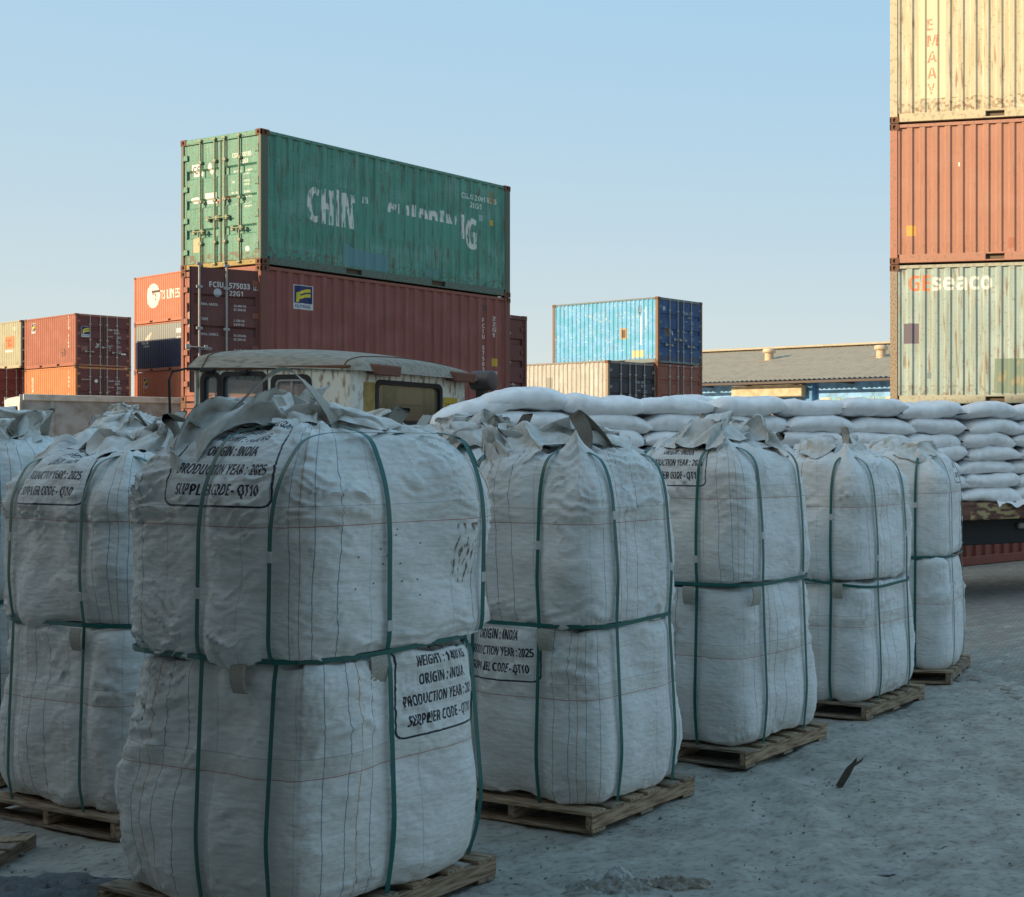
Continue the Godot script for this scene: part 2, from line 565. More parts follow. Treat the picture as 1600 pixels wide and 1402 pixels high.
func bag_mesh(b: Dictionary, nu: int, sx: float, sz: float, ox: float, oz: float) -> ArrayMesh:
	var rows: Array = b.rows
	var nv := rows.size()
	var hx: float = b.hx
	var hz: float = b.hz
	var H: float = b.H
	var upper: bool = b.up
	var lean: Vector2 = b.lean
	var off: Vector2 = b.off
	var so: float = b.seed * 7.31
	var p := PackedVector3Array()
	var u := PackedVector2Array()
	p.resize(nv * (nu + 1))
	u.resize(nv * (nu + 1))
	var ears := [0.06 + 0.05 * sin(so), b.get("ear", 0.05), 0.04, 0.06 + 0.05 * sin(so * 3.0)]
	var w := 0
	for r in nv:
		var q: Vector3 = rows[r]
		var qa: Vector3 = rows[maxi(r - 1, 0)]
		var qb: Vector3 = rows[mini(r + 1, nv - 1)]
		var tn := Vector2((qb.x - qa.x) * 0.45, qb.y - qa.y).normalized()
		var nout := tn.y
		var nup := -tn.x
		var yr := q.y / H
		var topness := sstep(0.80, 1.0, yr) if upper else 0.0
		var gather := sstep(0.95, 0.35, q.x) * sstep(0.8, 0.95, yr) if upper else 0.0
		var ne: float = lerpf(b.ne, 2.5, topness)
		if not upper:
			ne = lerpf(b.ne, 5.5, sstep(0.25, 0.0, yr))
		# folds lie thick over the belt, near the top and at the foot
		var fold := 0.35 + 0.9 * exp(-pow((yr - 0.72) / 0.13, 2.0)) + 0.5 * exp(-pow((yr - 0.06) / 0.08, 2.0)) + (0.35 * sstep(0.84, 0.96, yr) if not upper else 0.4 * topness)
		var belt := sstep(0.515, 0.53, q.z) * sstep(0.605, 0.59, q.z)
		for c in nu + 1:
			var f := 4.0 * (c % nu) / nu
			var fi := int(f)
			var fr := f - fi
			var dx := 0.0
			var dz := 0.0
			if fi == 0:
				dx = -1.0; dz = 2.0 * fr - 1.0
			elif fi == 1:
				dx = 2.0 * fr - 1.0; dz = 1.0
			elif fi == 2:
				dx = 1.0; dz = 1.0 - 2.0 * fr
			else:
				dx = 1.0 - 2.0 * fr; dz = -1.0
			var ax := absf(dx)
			var az := absf(dz)
			var rad := pow(pow(ax, ne) + pow(az, ne), -1.0 / ne)
			var lx := hx * q.x * dx * rad
			var lz := hz * q.x * dz * rad
			var o := Vector2(signf(dx) * pow(ax, ne - 1.0) / hx, signf(dz) * pow(az, ne - 1.0) / hz).normalized()
			# closed loop for noise
			var cx := lx * 1.0 + so
			var warp := nz.get_noise_3d(lx * 3.0 + so, q.y * 3.0, lz * 3.0)
			var big := nz.get_noise_3d(cx * 1.5, q.y * 1.5 + 9.0, lz * 1.5) * 0.042
			var lump := nz2.get_noise_3d(cx * 4.0, q.y * 6.0, lz * 4.0) * 0.006 + maxf(0.0, nz2.get_noise_3d(cx * 11.0, q.y * 15.0, lz * 11.0) - 0.25) * 0.006
			var r1 := 1.0 - absf(nz2.get_noise_3d(cx * 1.1, q.y * 12.0 + warp * 1.6, lz * 1.1)) * 3.0
			var r2 := 1.0 - absf(nz2.get_noise_3d(cx * 2.2 + 40.0, q.y * 30.0 + warp * 2.0, lz * 2.2)) * 2.6
			var r3 := 1.0 - absf(nz2.get_noise_3d(cx * 5.0 + 80.0, q.y * 7.0 + lz * 3.0 + warp * 3.0, lz * 5.0 - q.y * 3.0)) * 3.2
			r1 = maxf(r1, 0.0); r2 = maxf(r2, 0.0); r3 = maxf(r3, 0.0)
			var disp := big + lump + (r1 * r1 * (0.0135 if upper else 0.0105) + r2 * r2 * 0.0042) * fold * (0.45 + 1.1 * sstep(-0.35, 0.45, nz.get_noise_3d(cx * 2.1 + 60.0, q.y * 2.1, lz * 2.1))) + r3 * r3 * (0.0012 + 0.003 * topness)
			disp += belt * 0.004
			if upper:
				var pl := sin(TAU * (f * 2.75 + warp * 0.7 + so)) * 0.6 + sin(TAU * (f * 5.5 - warp * 0.9)) * 0.4
				disp += gather * pl * 0.035
			elif yr > 0.9:
				disp += sstep(0.9, 0.97, yr) * (nz2.get_noise_3d(cx * 4.0, 5.0, lz * 4.0) * 0.018)
			# the straps press in
			var ds := minf(absf(lz + off.y - oz - sz), absf(lz + off.y - oz + sz)) if fi % 2 == 0 else minf(absf(lx + off.x - ox - sx), absf(lx + off.x - ox + sx))
			var gr := exp(-ds * ds / 0.0036)
			disp = disp * (1.0 - 0.85 * gr) - 0.011 * gr
			var ear := 0.0
			if upper:
				ear = ears[(int(f + 0.5)) % 4] * pow(ax * az, 3.0) * exp(-pow((q.x - 0.72) / 0.16, 2.0)) * sstep(0.8, 0.95, yr)
			p[w] = Vector3(lx + off.x + lean.x * q.y + o.x * disp * nout, q.y + disp * nup + ear, lz + off.y + lean.y * q.y + o.y * disp * nout)
			u[w] = Vector2(float(c) / nu, 1.0 - q.z / 1.35)
			w += 1
	var mb := MB.new()
	mb.grid(p, u, nv, nu + 1, true, false)
	return mb.mesh()

# height of the bag's top over a point of its plan
func top_y(b: Dictionary, x: float, z: float) -> float:
	var lean: Vector2 = b.lean
	x -= lean.x * b.H + b.off.x
	z -= lean.y * b.H + b.off.y
	var s := pow(pow(absf(x / b.hx), 2.8) + pow(absf(z / b.hz), 2.8), 1.0 / 2.8)
	var rows: Array = b.rows
	for i in range(rows.size() - 1, 0, -1):
		if rows[i - 1].x > s or rows[i].y < b.H * 0.7:
			if rows[i].y < b.H * 0.7 or rows[i].x >= s:
				break
			return lerpf(rows[i].y, rows[i - 1].y, clampf((s - rows[i].x) / maxf(1e-5, rows[i - 1].x - rows[i].x), 0.0, 1.0))
	return b.H * (1.06 if s < 0.3 else 0.92 - 0.5 * maxf(0.0, s - 0.9))

func cloth_sheet(b: Dictionary, cx: float, cz: float, sx: float, sz: float, turn: float, high: float, sd: int, seg := 34) -> ArrayMesh:
	# slack cloth gathered on the bag's top: long rolled folds that lean over, with creases between
	var g := RandomNumberGenerator.new()
	g.seed = sd
	var folds := []
	for i in 13:
		var an := g.randf() * PI
		folds.append([Vector2(g.randf_range(-0.4, 0.4) * sx, g.randf_range(-0.4, 0.4) * sz), Vector2(cos(an), sin(an)), g.randf_range(0.45, 1.1) * high, g.randf_range(0.016, 0.042), g.randf_range(-1.6, 1.6), g.randf_range(0.10, 0.24), 1.0 if g.randf() < 0.5 else -1.0])
	var p := PackedVector3Array()
	var u := PackedVector2Array()
	for i in seg + 1:
		for k in seg + 1:
			var a := float(i) / seg - 0.5
			var c := float(k) / seg - 0.5
			var n1 := nz.get_noise_3d(a * 1.7, c * 1.7, sd * 5.3)
			var n2 := nz.get_noise_3d(a * 1.7 + 30.0, c * 1.7, sd * 5.3)
			var l := Vector2(a * sx * (1.0 + 0.3 * n2), c * sz * (1.0 + 0.3 * n1))
			var edge := 1.0 - sstep(0.0, 0.16, 0.5 - maxf(absf(a), absf(c)))
			var up := 0.0
			var shift := Vector2.ZERO
			for f in folds:
				var q: Vector2 = l - f[0]
				var dir: Vector2 = f[1]
				var per := Vector2(-dir.y, dir.x)
				var al := q.dot(dir)
				var dd: float = q.dot(per) + f[4] * al * al
				var s: float = dd / f[3]
				var hh: float = f[2] * exp(-s * s) * exp(-pow(al / f[5], 2.0))
				up = maxf(up, hh) + 0.25 * minf(up, hh)
				shift += per * f[6] * hh * 0.75
			l += shift
			l = l.rotated(turn)
			var x := cx + l.x
			var z := cz + l.y
			# kept on the bag's top, where it bunches up
			var far := pow(pow(absf(x / b.hx), 2.6) + pow(absf(z / b.hz), 2.6), 1.0 / 2.6)
			if far > 0.72:
				var kk := (0.72 + 0.22 * (1.0 - exp(-(far - 0.72) / 0.22))) / far
				x *= kk
				z *= kk
			var fine := nz2.get_noise_3d(a * 4.0, c * 7.0 + n1 * 2.0, sd * 1.1 + 20.0)
			var y := top_y(b, x, z) + 0.004 + (up + high * 0.25 * maxf(0.0, 0.5 + n1)) * (1.0 - 0.45 * edge) + fine * 0.006 + edge * n2 * 0.03
			p.append(Vector3(x, y, z))
			u.append(Vector2((0.10 + a * sx / 3.6), 0.06 + 0.2 * (c + 0.5)))
	var mb := MB.new()
	mb.grid(p, u, seg + 1, seg + 1)
	return mb.mesh()

# webbing loop: from foot a to foot b, rising by h, falling over along lay
func loop_mesh(a: Vector3, b: Vector3, h: float, lay: Vector3, wid: float, twist := 0.3) -> ArrayMesh:
	var pts := []
	var outs := []
	var sides := []
	var N := 22
	for i in N + 1:
		var k := float(i) / N
		var s := sin(PI * k)
		var bulge := pow(s, 0.7)
		pts.append(a.lerp(b, k) + Vector3.UP * h * bulge + lay * bulge * bulge + (b - a).normalized() * 0.03 * sin(TAU * k))
	for i in N + 1:
		var d: Vector3 = (pts[mini(i + 1, N)] - pts[maxi(i - 1, 0)]).normalized()
		var sd: Vector3 = d.cross((b - a).normalized() + Vector3(0.01, 0, 0.02))
		var acr := (b - a).cross(Vector3.UP).normalized()
		sd = (acr - d * acr.dot(d)).normalized().rotated(d, twist * sin(i * 0.35))
		sides.append(sd)
		outs.append(sd.cross(d).normalized())
	var mb := MB.new()
	mb.band(pts, outs, sides, wid, 0.003)
	return mb.mesh()

func strap_ring(poly: PackedVector2Array, to3: Callable, side: Vector3, wid: float) -> ArrayMesh:
	var pts := []
	for i in poly.size():
		var a := poly[i]
		var b := poly[(i + 1) % poly.size()]
		var c := maxi(1, int((b - a).length() / 0.04))
		for k in c:
			pts.append(a.lerp(b, float(k) / c))
	pts.append(pts[0])
	var N := pts.size()
	var p3 := []
	var outs := []
	var sides := []
	var cen := Vector2.ZERO
	for q in poly:
		cen += q / poly.size()
	for i in N:
		var d: Vector2 = (pts[(i + 1) % (N - 1)] - pts[(i - 1 + N - 1) % (N - 1)]).normalized()
		var o := Vector2(d.y, -d.x)
		if o.dot(pts[i] - cen) < 0.0:
			o = -o
		p3.append(to3.call(pts[i]))
		outs.append((to3.call(pts[i] + o) - to3.call(pts[i])).normalized())
		sides.append(side)
	var mb := MB.new()
	mb.band(p3, outs, sides, wid, 0.0016)
	return mb.mesh()

func strap_outline(lo: Dictionary, up: Dictionary, c: float, axis: int) -> PackedVector2Array:
	# the strap lies tight over each bag and is pulled in at the joint by the level strap
	var ys: float = PH + lo.H + 0.012
	var la0: float = lo.hx if axis == 0 else lo.hz
	var lb0: float = lo.hz if axis == 0 else lo.hx
	var cs := minf(absf(c) / (lb0 * 0.985), 0.97)
	var seam := la0 * 0.985 * pow(1.0 - pow(cs, 4.5), 1.0 / 4.5) + 0.006
	var hp := minf(la0 - 0.006, seam + 0.03)
	var rightside := []
	var leftside := []
	for b in [lo, up]:
		var y0: float = PH + (lo.H if b.up else 0.0)
		var ha: float = b.hx if axis == 0 else b.hz
		var hb: float = b.hz if axis == 0 else b.hx
		var lean: Vector2 = b.lean
		var off: Vector2 = b.off
		var pts := PackedVector2Array()
		for q in b.rows:
			if q.y < 0.03 and b.up:
				continue
			var la: float = (lean.x if axis == 0 else lean.y) * q.y + (off.x if axis == 0 else off.y)
			var lb: float = (lean.y if axis == 0 else lean.x) * q.y + (off.y if axis == 0 else off.x)
			var s: float = absf(c - lb) / (hb * q.x)
			if s < 0.995:
				var a: float = ha * q.x * pow(1.0 - pow(s, b.ne), 1.0 / b.ne)
				pts.append(Vector2(a + la, y0 + q.y))
				pts.append(Vector2(-a + la, y0 + q.y))
		if b.up:
			var keep := PackedVector2Array()
			for q in pts:
				if q.y > ys + 0.02:
					keep.append(q)
			pts = keep
		else:
			var keep := PackedVector2Array()
			for q in pts:
				if q.y < ys - 0.05:
					keep.append(q)
			pts = keep
			pts.append(Vector2(hp, PH - 0.022))
			pts.append(Vector2(-hp, PH - 0.022))
		pts.append(Vector2(seam, ys))
		pts.append(Vector2(-seam, ys))
		var hull := Geometry2D.convex_hull(pts)
		var mid := 0.0
		for q in hull:
			if q.x > mid:
				if not (b.up and q.y < ys + 0.001):
					rightside.append(q)
			elif not (b.up and q.y < ys + 0.001):
				leftside.append(q)
	rightside.sort_custom(func(p: Vector2, q: Vector2) -> bool: return p.y < q.y if absf(p.y - q.y) > 1e-5 else p.x > q.x)
	leftside.sort_custom(func(p: Vector2, q: Vector2) -> bool: return p.y > q.y if absf(p.y - q.y) > 1e-5 else p.x > q.x)
	var ring := PackedVector2Array()
	for q in rightside + leftside:
		if ring.is_empty() or ring[-1].distance_to(q) > 0.004:
			ring.append(q)
	var offp := Geometry2D.offset_polygon(ring, 0.005)
	return offp[0]

func pallet(called_label: String, T: Transform3D, wd: float, dp: float, group := "wooden pallets under the bulk bags") -> Node3D:
	# corner at the origin; boards run along -z (wd), bearers along +x (dp)
	var o := thing("pallet", called_label, "pallet", T.origin, 0.0, group)
	o.basis = T.basis
	var g := RandomNumberGenerator.new()
	g.seed = hash(called_label)
	for k in 3:
		var mb := MB.new()
		var z: float = [-0.022, -wd * 0.5, -wd + 0.022][k]
		mb.box(Vector3(0.002, 0.018, z - 0.021), Vector3(dp - 0.002, 0.086, z + 0.021), 0.003)
		part("bearer", mb.mesh(), M.wood_x[g.randi() % 3], o)
	var nb := 6
	for i in nb:
		var x := (dp - 0.1) * i / (nb - 1) + 0.05 + g.randf_range(-0.008, 0.008)
		var mb := MB.new()
		var hw := 0.046 + g.randf_range(-0.006, 0.004)
		mb.obox(Vector3(x, 0.0955, -wd * 0.5 + g.randf_range(-0.008, 0.008)), Basis(Vector3.UP, g.randf_range(-0.008, 0.008)), Vector3(hw * 2, 0.018, wd + g.randf_range(-0.01, 0.02)), 0.003)
		part("plank", mb.mesh(), M.wood[g.randi() % 3], o)
	for i in 3:
		var x := (dp - 0.1) * i / 2.0 + 0.05
		var mb := MB.new()
		mb.obox(Vector3(x, 0.009, -wd * 0.5), Basis(Vector3.UP, g.randf_range(-0.01, 0.01)), Vector3(0.095, 0.017, wd), 0.003)
		part("plank", mb.mesh(), M.wood[g.randi() % 3], o)
	return o

# one pallet with its two bags and straps; every one of them a thing
func stack(s: Dictionary) -> void:
	var wd: float = s.get("wd", 1.02)
	var dp: float = s.get("dp", 0.86)
	var T := Transform3D(Basis(Vector3.UP, deg_to_rad(s.th)), Vector3(s.x, ground_y(s.x, s.d), -s.d))
	pallet(s.pallet, T, wd, dp)
	var hx: float = s.get("hx", 0.405)
	var hz: float = s.get("hz", 0.475)
	var C := T * Transform3D(Basis(), Vector3(dp * 0.5, PH, -wd * 0.5))
	var sx: float = s.get("sx", 0.21)
	var sz: float = s.get("sz", 0.22)
	var ox: float = s.get("ox", 0.0)
	var oz: float = s.get("oz", 0.0)
	var nu: int = s.nu
	var lo := make_bag(s.seed, s.lo, hx, hz, false, Vector2(0.0, s.get("lean", 0.0)), int(nu * 0.42))
	var up := make_bag(s.seed + 50, s.up, hx * s.get("upx", 1.0), hz * s.get("upz", 0.985), true, Vector2(s.get("leanx", 0.0), s.get("leanu", 0.0)), int(nu * 0.52))
	up.ear = s.get("ear", 0.05)
	up.off = s.get("off", Vector2.ZERO)
	var bl := thing("jumbo_bag", s.low_label, "bulk bag", C.origin, 0.0, "lower bulk bags of the strapped stacks")
	bl.basis = C.basis
	part("bag_body", bag_mesh(lo, nu, sx, sz, ox, oz), M.bag[s.low_mat], bl)
	# webbing stubs caught in the joint
	for q in s.get("tabs", []):
		var mb := MB.new()
		var hz2: float = lo.hz * 0.97
		var pts := []
		var outs := []
		var sds := []
		for i in 6:
			var y: float = s.lo * 1.0 - 0.022 * i
			var e: float = 0.045 + 0.012 * i * 0.6 - 0.0035 * i * i * 0.5
			if q[0] == 0:
				pts.append(Vector3(-lo.hx * 0.93 - e, y, q[1])); outs.append(Vector3(-1, 0.2, 0).normalized()); sds.append(Vector3(0, 0, 1))
			else:
				pts.append(Vector3(q[1], y, hz2 * 0.96 + e)); outs.append(Vector3(0, 0.2, 1).normalized()); sds.append(Vector3(1, 0, 0))
		mb.band(pts, outs, sds, 0.075, 0.006)
		part("lifting_loop", mb.mesh(), M.webbing, bl)
	var Cu := C * Transform3D(Basis(), Vector3(0, s.lo, 0))
	var bu := thing("jumbo_bag", s.up_label, "bulk bag", Cu.origin, 0.0, "upper bulk bags of the strapped stacks")
	bu.basis = Cu.basis
	part("bag_body", bag_mesh(up, nu, sx, sz, ox, oz), M.bag[s.up_mat], bu)
	var k := 0
	for q in s.cloth:      # cx, cz, size x, size z, turn, height
		k += 1
		part("filling_skirt", cloth_sheet(up, q[0], q[1], q[2], q[3], q[4], q[5], s.seed * 3 + k, 72 if nu > 300 else 44), M.cloth[(s.seed + k) % 3], bu)
	for q in s.loops:      # foot a, foot b, rise, lay, width, shade
		var a := Vector3(q[0], 0, q[1])
		var b := Vector3(q[2], 0, q[3])
		a.y = top_y(up, a.x, a.z) - 0.02
		b.y = top_y(up, b.x, b.z) - 0.02
		part("lifting_loop", loop_mesh(a, b, q[4], q[5], q[6], q[8]), [M.webbing, M.webbing_dark, M.webbing_brown][q[7]], bu)
	# straps
	if not s.get("strapped", true):
		return
	var where: String = s.where
	var hull2 := PackedVector2Array()
	var ys: float = PH + s.lo + 0.012
	var dirs := [[0, oz - sz], [0, oz + sz], [1, ox - sx], [1, ox + sx]]
	var n := 0
	for q in dirs:
		var ol := strap_outline(lo, up, q[1], q[0])
		var to3: Callable
		if q[0] == 0:
			to3 = func(v2: Vector2) -> Vector3: return Vector3(v2.x, v2.y - PH, q[1])
		else:
			to3 = func(v2: Vector2) -> Vector3: return Vector3(q[1], v2.y - PH, v2.x)
		var st := thing("packing_strap", s.straps[n], "strap", C.origin, 0.0, "green straps round the bag stacks")
		st.basis = C.basis
		n += 1
		part("strap_band", strap_ring(ol, to3, Vector3(0, 0, 1) if q[0] == 0 else Vector3(1, 0, 0), 0.0205), M.strap, st)
		for i in ol.size():
			var a := ol[i]
			var b := ol[(i + 1) % ol.size()]
			if (a.y - ys) * (b.y - ys) <= 0.0 and absf(a.y - b.y) > 1e-5:
				var e := a.lerp(b, (ys - a.y) / (b.y - a.y)).x
				hull2.append(Vector2(e, q[1]) if q[0] == 0 else Vector2(q[1], e))
		var wanted := -0.405
		var by: float = PH + s.lo + s.up * s.get("clip", 0.36)
		var vis := -1.0 if q[0] == 0 else 1.0
		by = PH + s.lo + s.up * (s.get("clip", 0.36) + 0.17 * ((n * 7 + s.seed) % 3 - 1))
		for i in ol.size():
			var a := ol[i]
			var b := ol[(i + 1) % ol.size()]
			if (a.y - by) * (b.y - by) <= 0.0 and a.x * vis > 0.0 and absf(a.y - b.y) > 1e-5:
				var e := a.lerp(b, (by - a.y) / (b.y - a.y))
				var mb := MB.new()
				var tgt := (b - a).normalized()
				if q[0] == 0:
					mb.obox(Vector3(e.x - 0.003, e.y - PH, q[1]), Basis(Vector3(0, 0, 1), -atan2(tgt.x, tgt.y)), Vector3(0.006, 0.042, 0.025), 0.0015)
				else:
					mb.obox(Vector3(q[1], e.y - PH, e.x + 0.003), Basis(Vector3(1, 0, 0), atan2(tgt.x, tgt.y)), Vector3(0.025, 0.042, 0.006), 0.0015)
				part("seal_clip", mb.mesh(), M.clip, st)
	for q in lo.rows:
		if absf(q.y - lo.H * 0.95) < 0.03:
			for i in 48:
				var a := TAU * i / 48.0
				var ca := cos(a); var sa := sin(a)
				var rr := pow(pow(absf(ca), 4.5) + pow(absf(sa), 4.5), -1.0 / 4.5)
				hull2.append(Vector2(lo.hx * 0.985 * ca * rr, lo.hz * 0.985 * sa * rr))
			break
	var h2 := Geometry2D.convex_hull(hull2)
	h2.remove_at(h2.size() - 1)
	h2 = Geometry2D.offset_polygon(h2, 0.009)[0]
	var hoop := thing("packing_strap", s.straps[4], "strap", C.origin, 0.0, "green straps round the bag stacks")
	hoop.basis = C.basis
	var tilt: float = s.get("tilt", 0.0)
	part("strap_band", strap_ring(h2, func(v2: Vector2) -> Vector3: return Vector3(v2.x, ys - PH + v2.y * tilt + 0.004 * sin(v2.x * 9.0), v2.y), Vector3.UP, 0.0195), M.strap, hoop)

# ------------------------------------------------------------------ freight containers
# Own frame: doors at x = 0 facing -x, length along +x, near side at z = 0 facing +z, far side at z = -CW.
func corrugated(len: float, y0: float, y1: float, depth: float, pitch: float, flat := 0.42) -> ArrayMesh:
	# in the plane z = 0, ridges towards +z; u runs 0..1 along x, v 1..0 up
	var mb := MB.new()
	var cnt := roundi(len / pitch)
	var p := len / cnt
	var xs := [0.0]
	var zs := [0.0]
	for i in cnt:
		var x := i * p
		var sl := p * (0.5 - flat)
		xs.append_array([x + p * flat * 0.5, x + p * flat * 0.5 + sl, x + p * (1.0 - flat * 0.5) - sl, x + p * (1.0 - flat * 0.5)])
		zs.append_array([0.0, -depth, -depth, 0.0])
	xs.append(len)
	zs.append(0.0)
	var rows := 3
	for i in xs.size() - 1:
		for r in rows:
			var ya := lerpf(y0, y1, float(r) / rows)
			var yb := lerpf(y0, y1, float(r + 1) / rows)
			mb.quad(Vector3(xs[i], ya, zs[i]), Vector3(xs[i + 1], ya, zs[i + 1]), Vector3(xs[i + 1], yb, zs[i + 1]), Vector3(xs[i], yb, zs[i]),
				Vector2(xs[i] / len, 1.0 - float(r) / rows), Vector2(xs[i + 1] / len, 1.0 - float(r) / rows), Vector2(xs[i + 1] / len, 1.0 - float(r + 1) / rows), Vector2(xs[i] / len, 1.0 - float(r + 1) / rows))
	return mb.mesh()

var shared := {}

func once(key: String, make: Callable) -> Mesh:
	if not shared.has(key):
		shared[key] = make.call()
	return shared[key]

func casting_mesh(sx: float, sz: float, up: float) -> ArrayMesh:
	# a corner block with its oval eyes really sunk; corner outwards at the origin, filling sx, sz
	var mb := MB.new()
	var w := 0.178
	var d := 0.162
	var h := 0.118
	var wall := 0.03
	mb.box(Vector3(wall, wall * 0.5, wall), Vector3(w, h - wall * 0.5, d), 0.0)
	for f in 2:
		var span := w if f == 0 else d
		var B := Basis() if f == 0 else Basis(Vector3(0, 0, 1), Vector3(0, 1, 0), Vector3(1, 0, 0))
		var outer := PackedVector2Array()
		var inner := PackedVector2Array()
		var n := 20
		for i in n:
			var a := TAU * i / n
			var ca := cos(a); var sa := sin(a)
			var k := 1.0 / maxf(absf(ca), absf(sa))
			outer.append(Vector2(span * 0.5 + ca * k * span * 0.5, h * 0.5 + sa * k * h * 0.5))
			inner.append(Vector2(span * 0.5 + ca * 0.028, h * 0.5 + sa * 0.038))
		if f == 0:
			mb.ring(outer, inner, 0.0, wall, Vector3.ZERO, B)
		else:
			mb.ring(outer, inner, 0.0, wall, Vector3.ZERO, B)
	mb.box(Vector3(0.001, -0.001, 0.001), Vector3(w - 0.001, 0.004, d - 0.001))
	mb.box(Vector3(0.001, h - 0.004, 0.001), Vector3(w - 0.001, h + 0.001, d - 0.001))
	var S := Vector3(sx, up, sz)
	for i in mb.v.size():
		mb.v[i] = mb.v[i] * S
		mb.n[i] = mb.n[i] * S
	if sx * sz * up < 0.0:
		for i in range(0, mb.ix.size(), 3):
			var q := mb.ix[i]
			mb.ix[i] = mb.ix[i + 1]
			mb.ix[i + 1] = q
	return mb.mesh()

func door_leaf(w: float, h: float) -> ArrayMesh:
	# leaf in the plane x = 0 facing -x, hinge edge at z = 0, free edge at z = -w; three pressed-in bands. u from the viewer's left
	var mb := MB.new()
	var ys := [0.0, 0.05]
	var xs := [0.0, 0.0]
	for k in [0.25, 0.5, 0.75]:
		var y: float = h * k
		ys.append_array([y - 0.10, y - 0.065, y + 0.055, y + 0.09])
		xs.append_array([0.0, 0.04, 0.04, 0.0])
	ys.append(h)
	xs.append(0.0)
	var e := 0.06
	for i in ys.size() - 1:
		var va: float = 1.0 - ys[i] / h
		var vb: float = 1.0 - ys[i + 1] / h
		mb.quad(Vector3(xs[i], ys[i], -w + e), Vector3(xs[i], ys[i], -e), Vector3(xs[i + 1], ys[i + 1], -e), Vector3(xs[i + 1], ys[i + 1], -w + e), Vector2(e / w, va), Vector2(1 - e / w, va), Vector2(1 - e / w, vb), Vector2(e / w, vb))
		if xs[i] > 0.0 and xs[i + 1] > 0.0:
			for z in [[-e, -1.0], [-w + e, 1.0]]:
				mb.quad_out(Vector3(0, ys[i] - 0.02, z[0]), Vector3(0, ys[i + 1] + 0.02, z[0]), Vector3(0.04, ys[i + 1], z[0]), Vector3(0.04, ys[i], z[0]), Vector3(0, 0, z[1]))
	for z in [[-w, -w + e, 0.0, e / w], [-e, 0.0, 1.0 - e / w, 1.0]]:
		mb.quad(Vector3(-0.004, 0, z[0]), Vector3(-0.004, 0, z[1]), Vector3(-0.004, h, z[1]), Vector3(-0.004, h, z[0]), Vector2(z[2], 1), Vector2(z[3], 1), Vector2(z[3], 0), Vector2(z[2], 0))
	mb.quad(Vector3(0.05, 0, 0), Vector3(0.05, 0, -w), Vector3(0.05, h, -w), Vector3(0.05, h, 0))
	mb.quad_out(Vector3(-0.004, 0, 0), Vector3(0.05, 0, 0), Vector3(0.05, h, 0), Vector3(-0.004, h, 0), Vector3(0, 0, 1))
	mb.quad_out(Vector3(-0.004, 0, -w), Vector3(0.05, 0, -w), Vector3(0.05, h, -w), Vector3(-0.004, h, -w), Vector3(0, 0, -1))
	mb.quad_out(Vector3(-0.004, 0, 0), Vector3(0.05, 0, 0), Vector3(0.05, 0, -w), Vector3(-0.004, 0, -w), Vector3(0, -1, 0))
	mb.quad_out(Vector3(-0.004, h, 0), Vector3(0.05, h, 0), Vector3(0.05, h, -w), Vector3(-0.004, h, -w), Vector3(0, 1, 0))
	return mb.mesh()

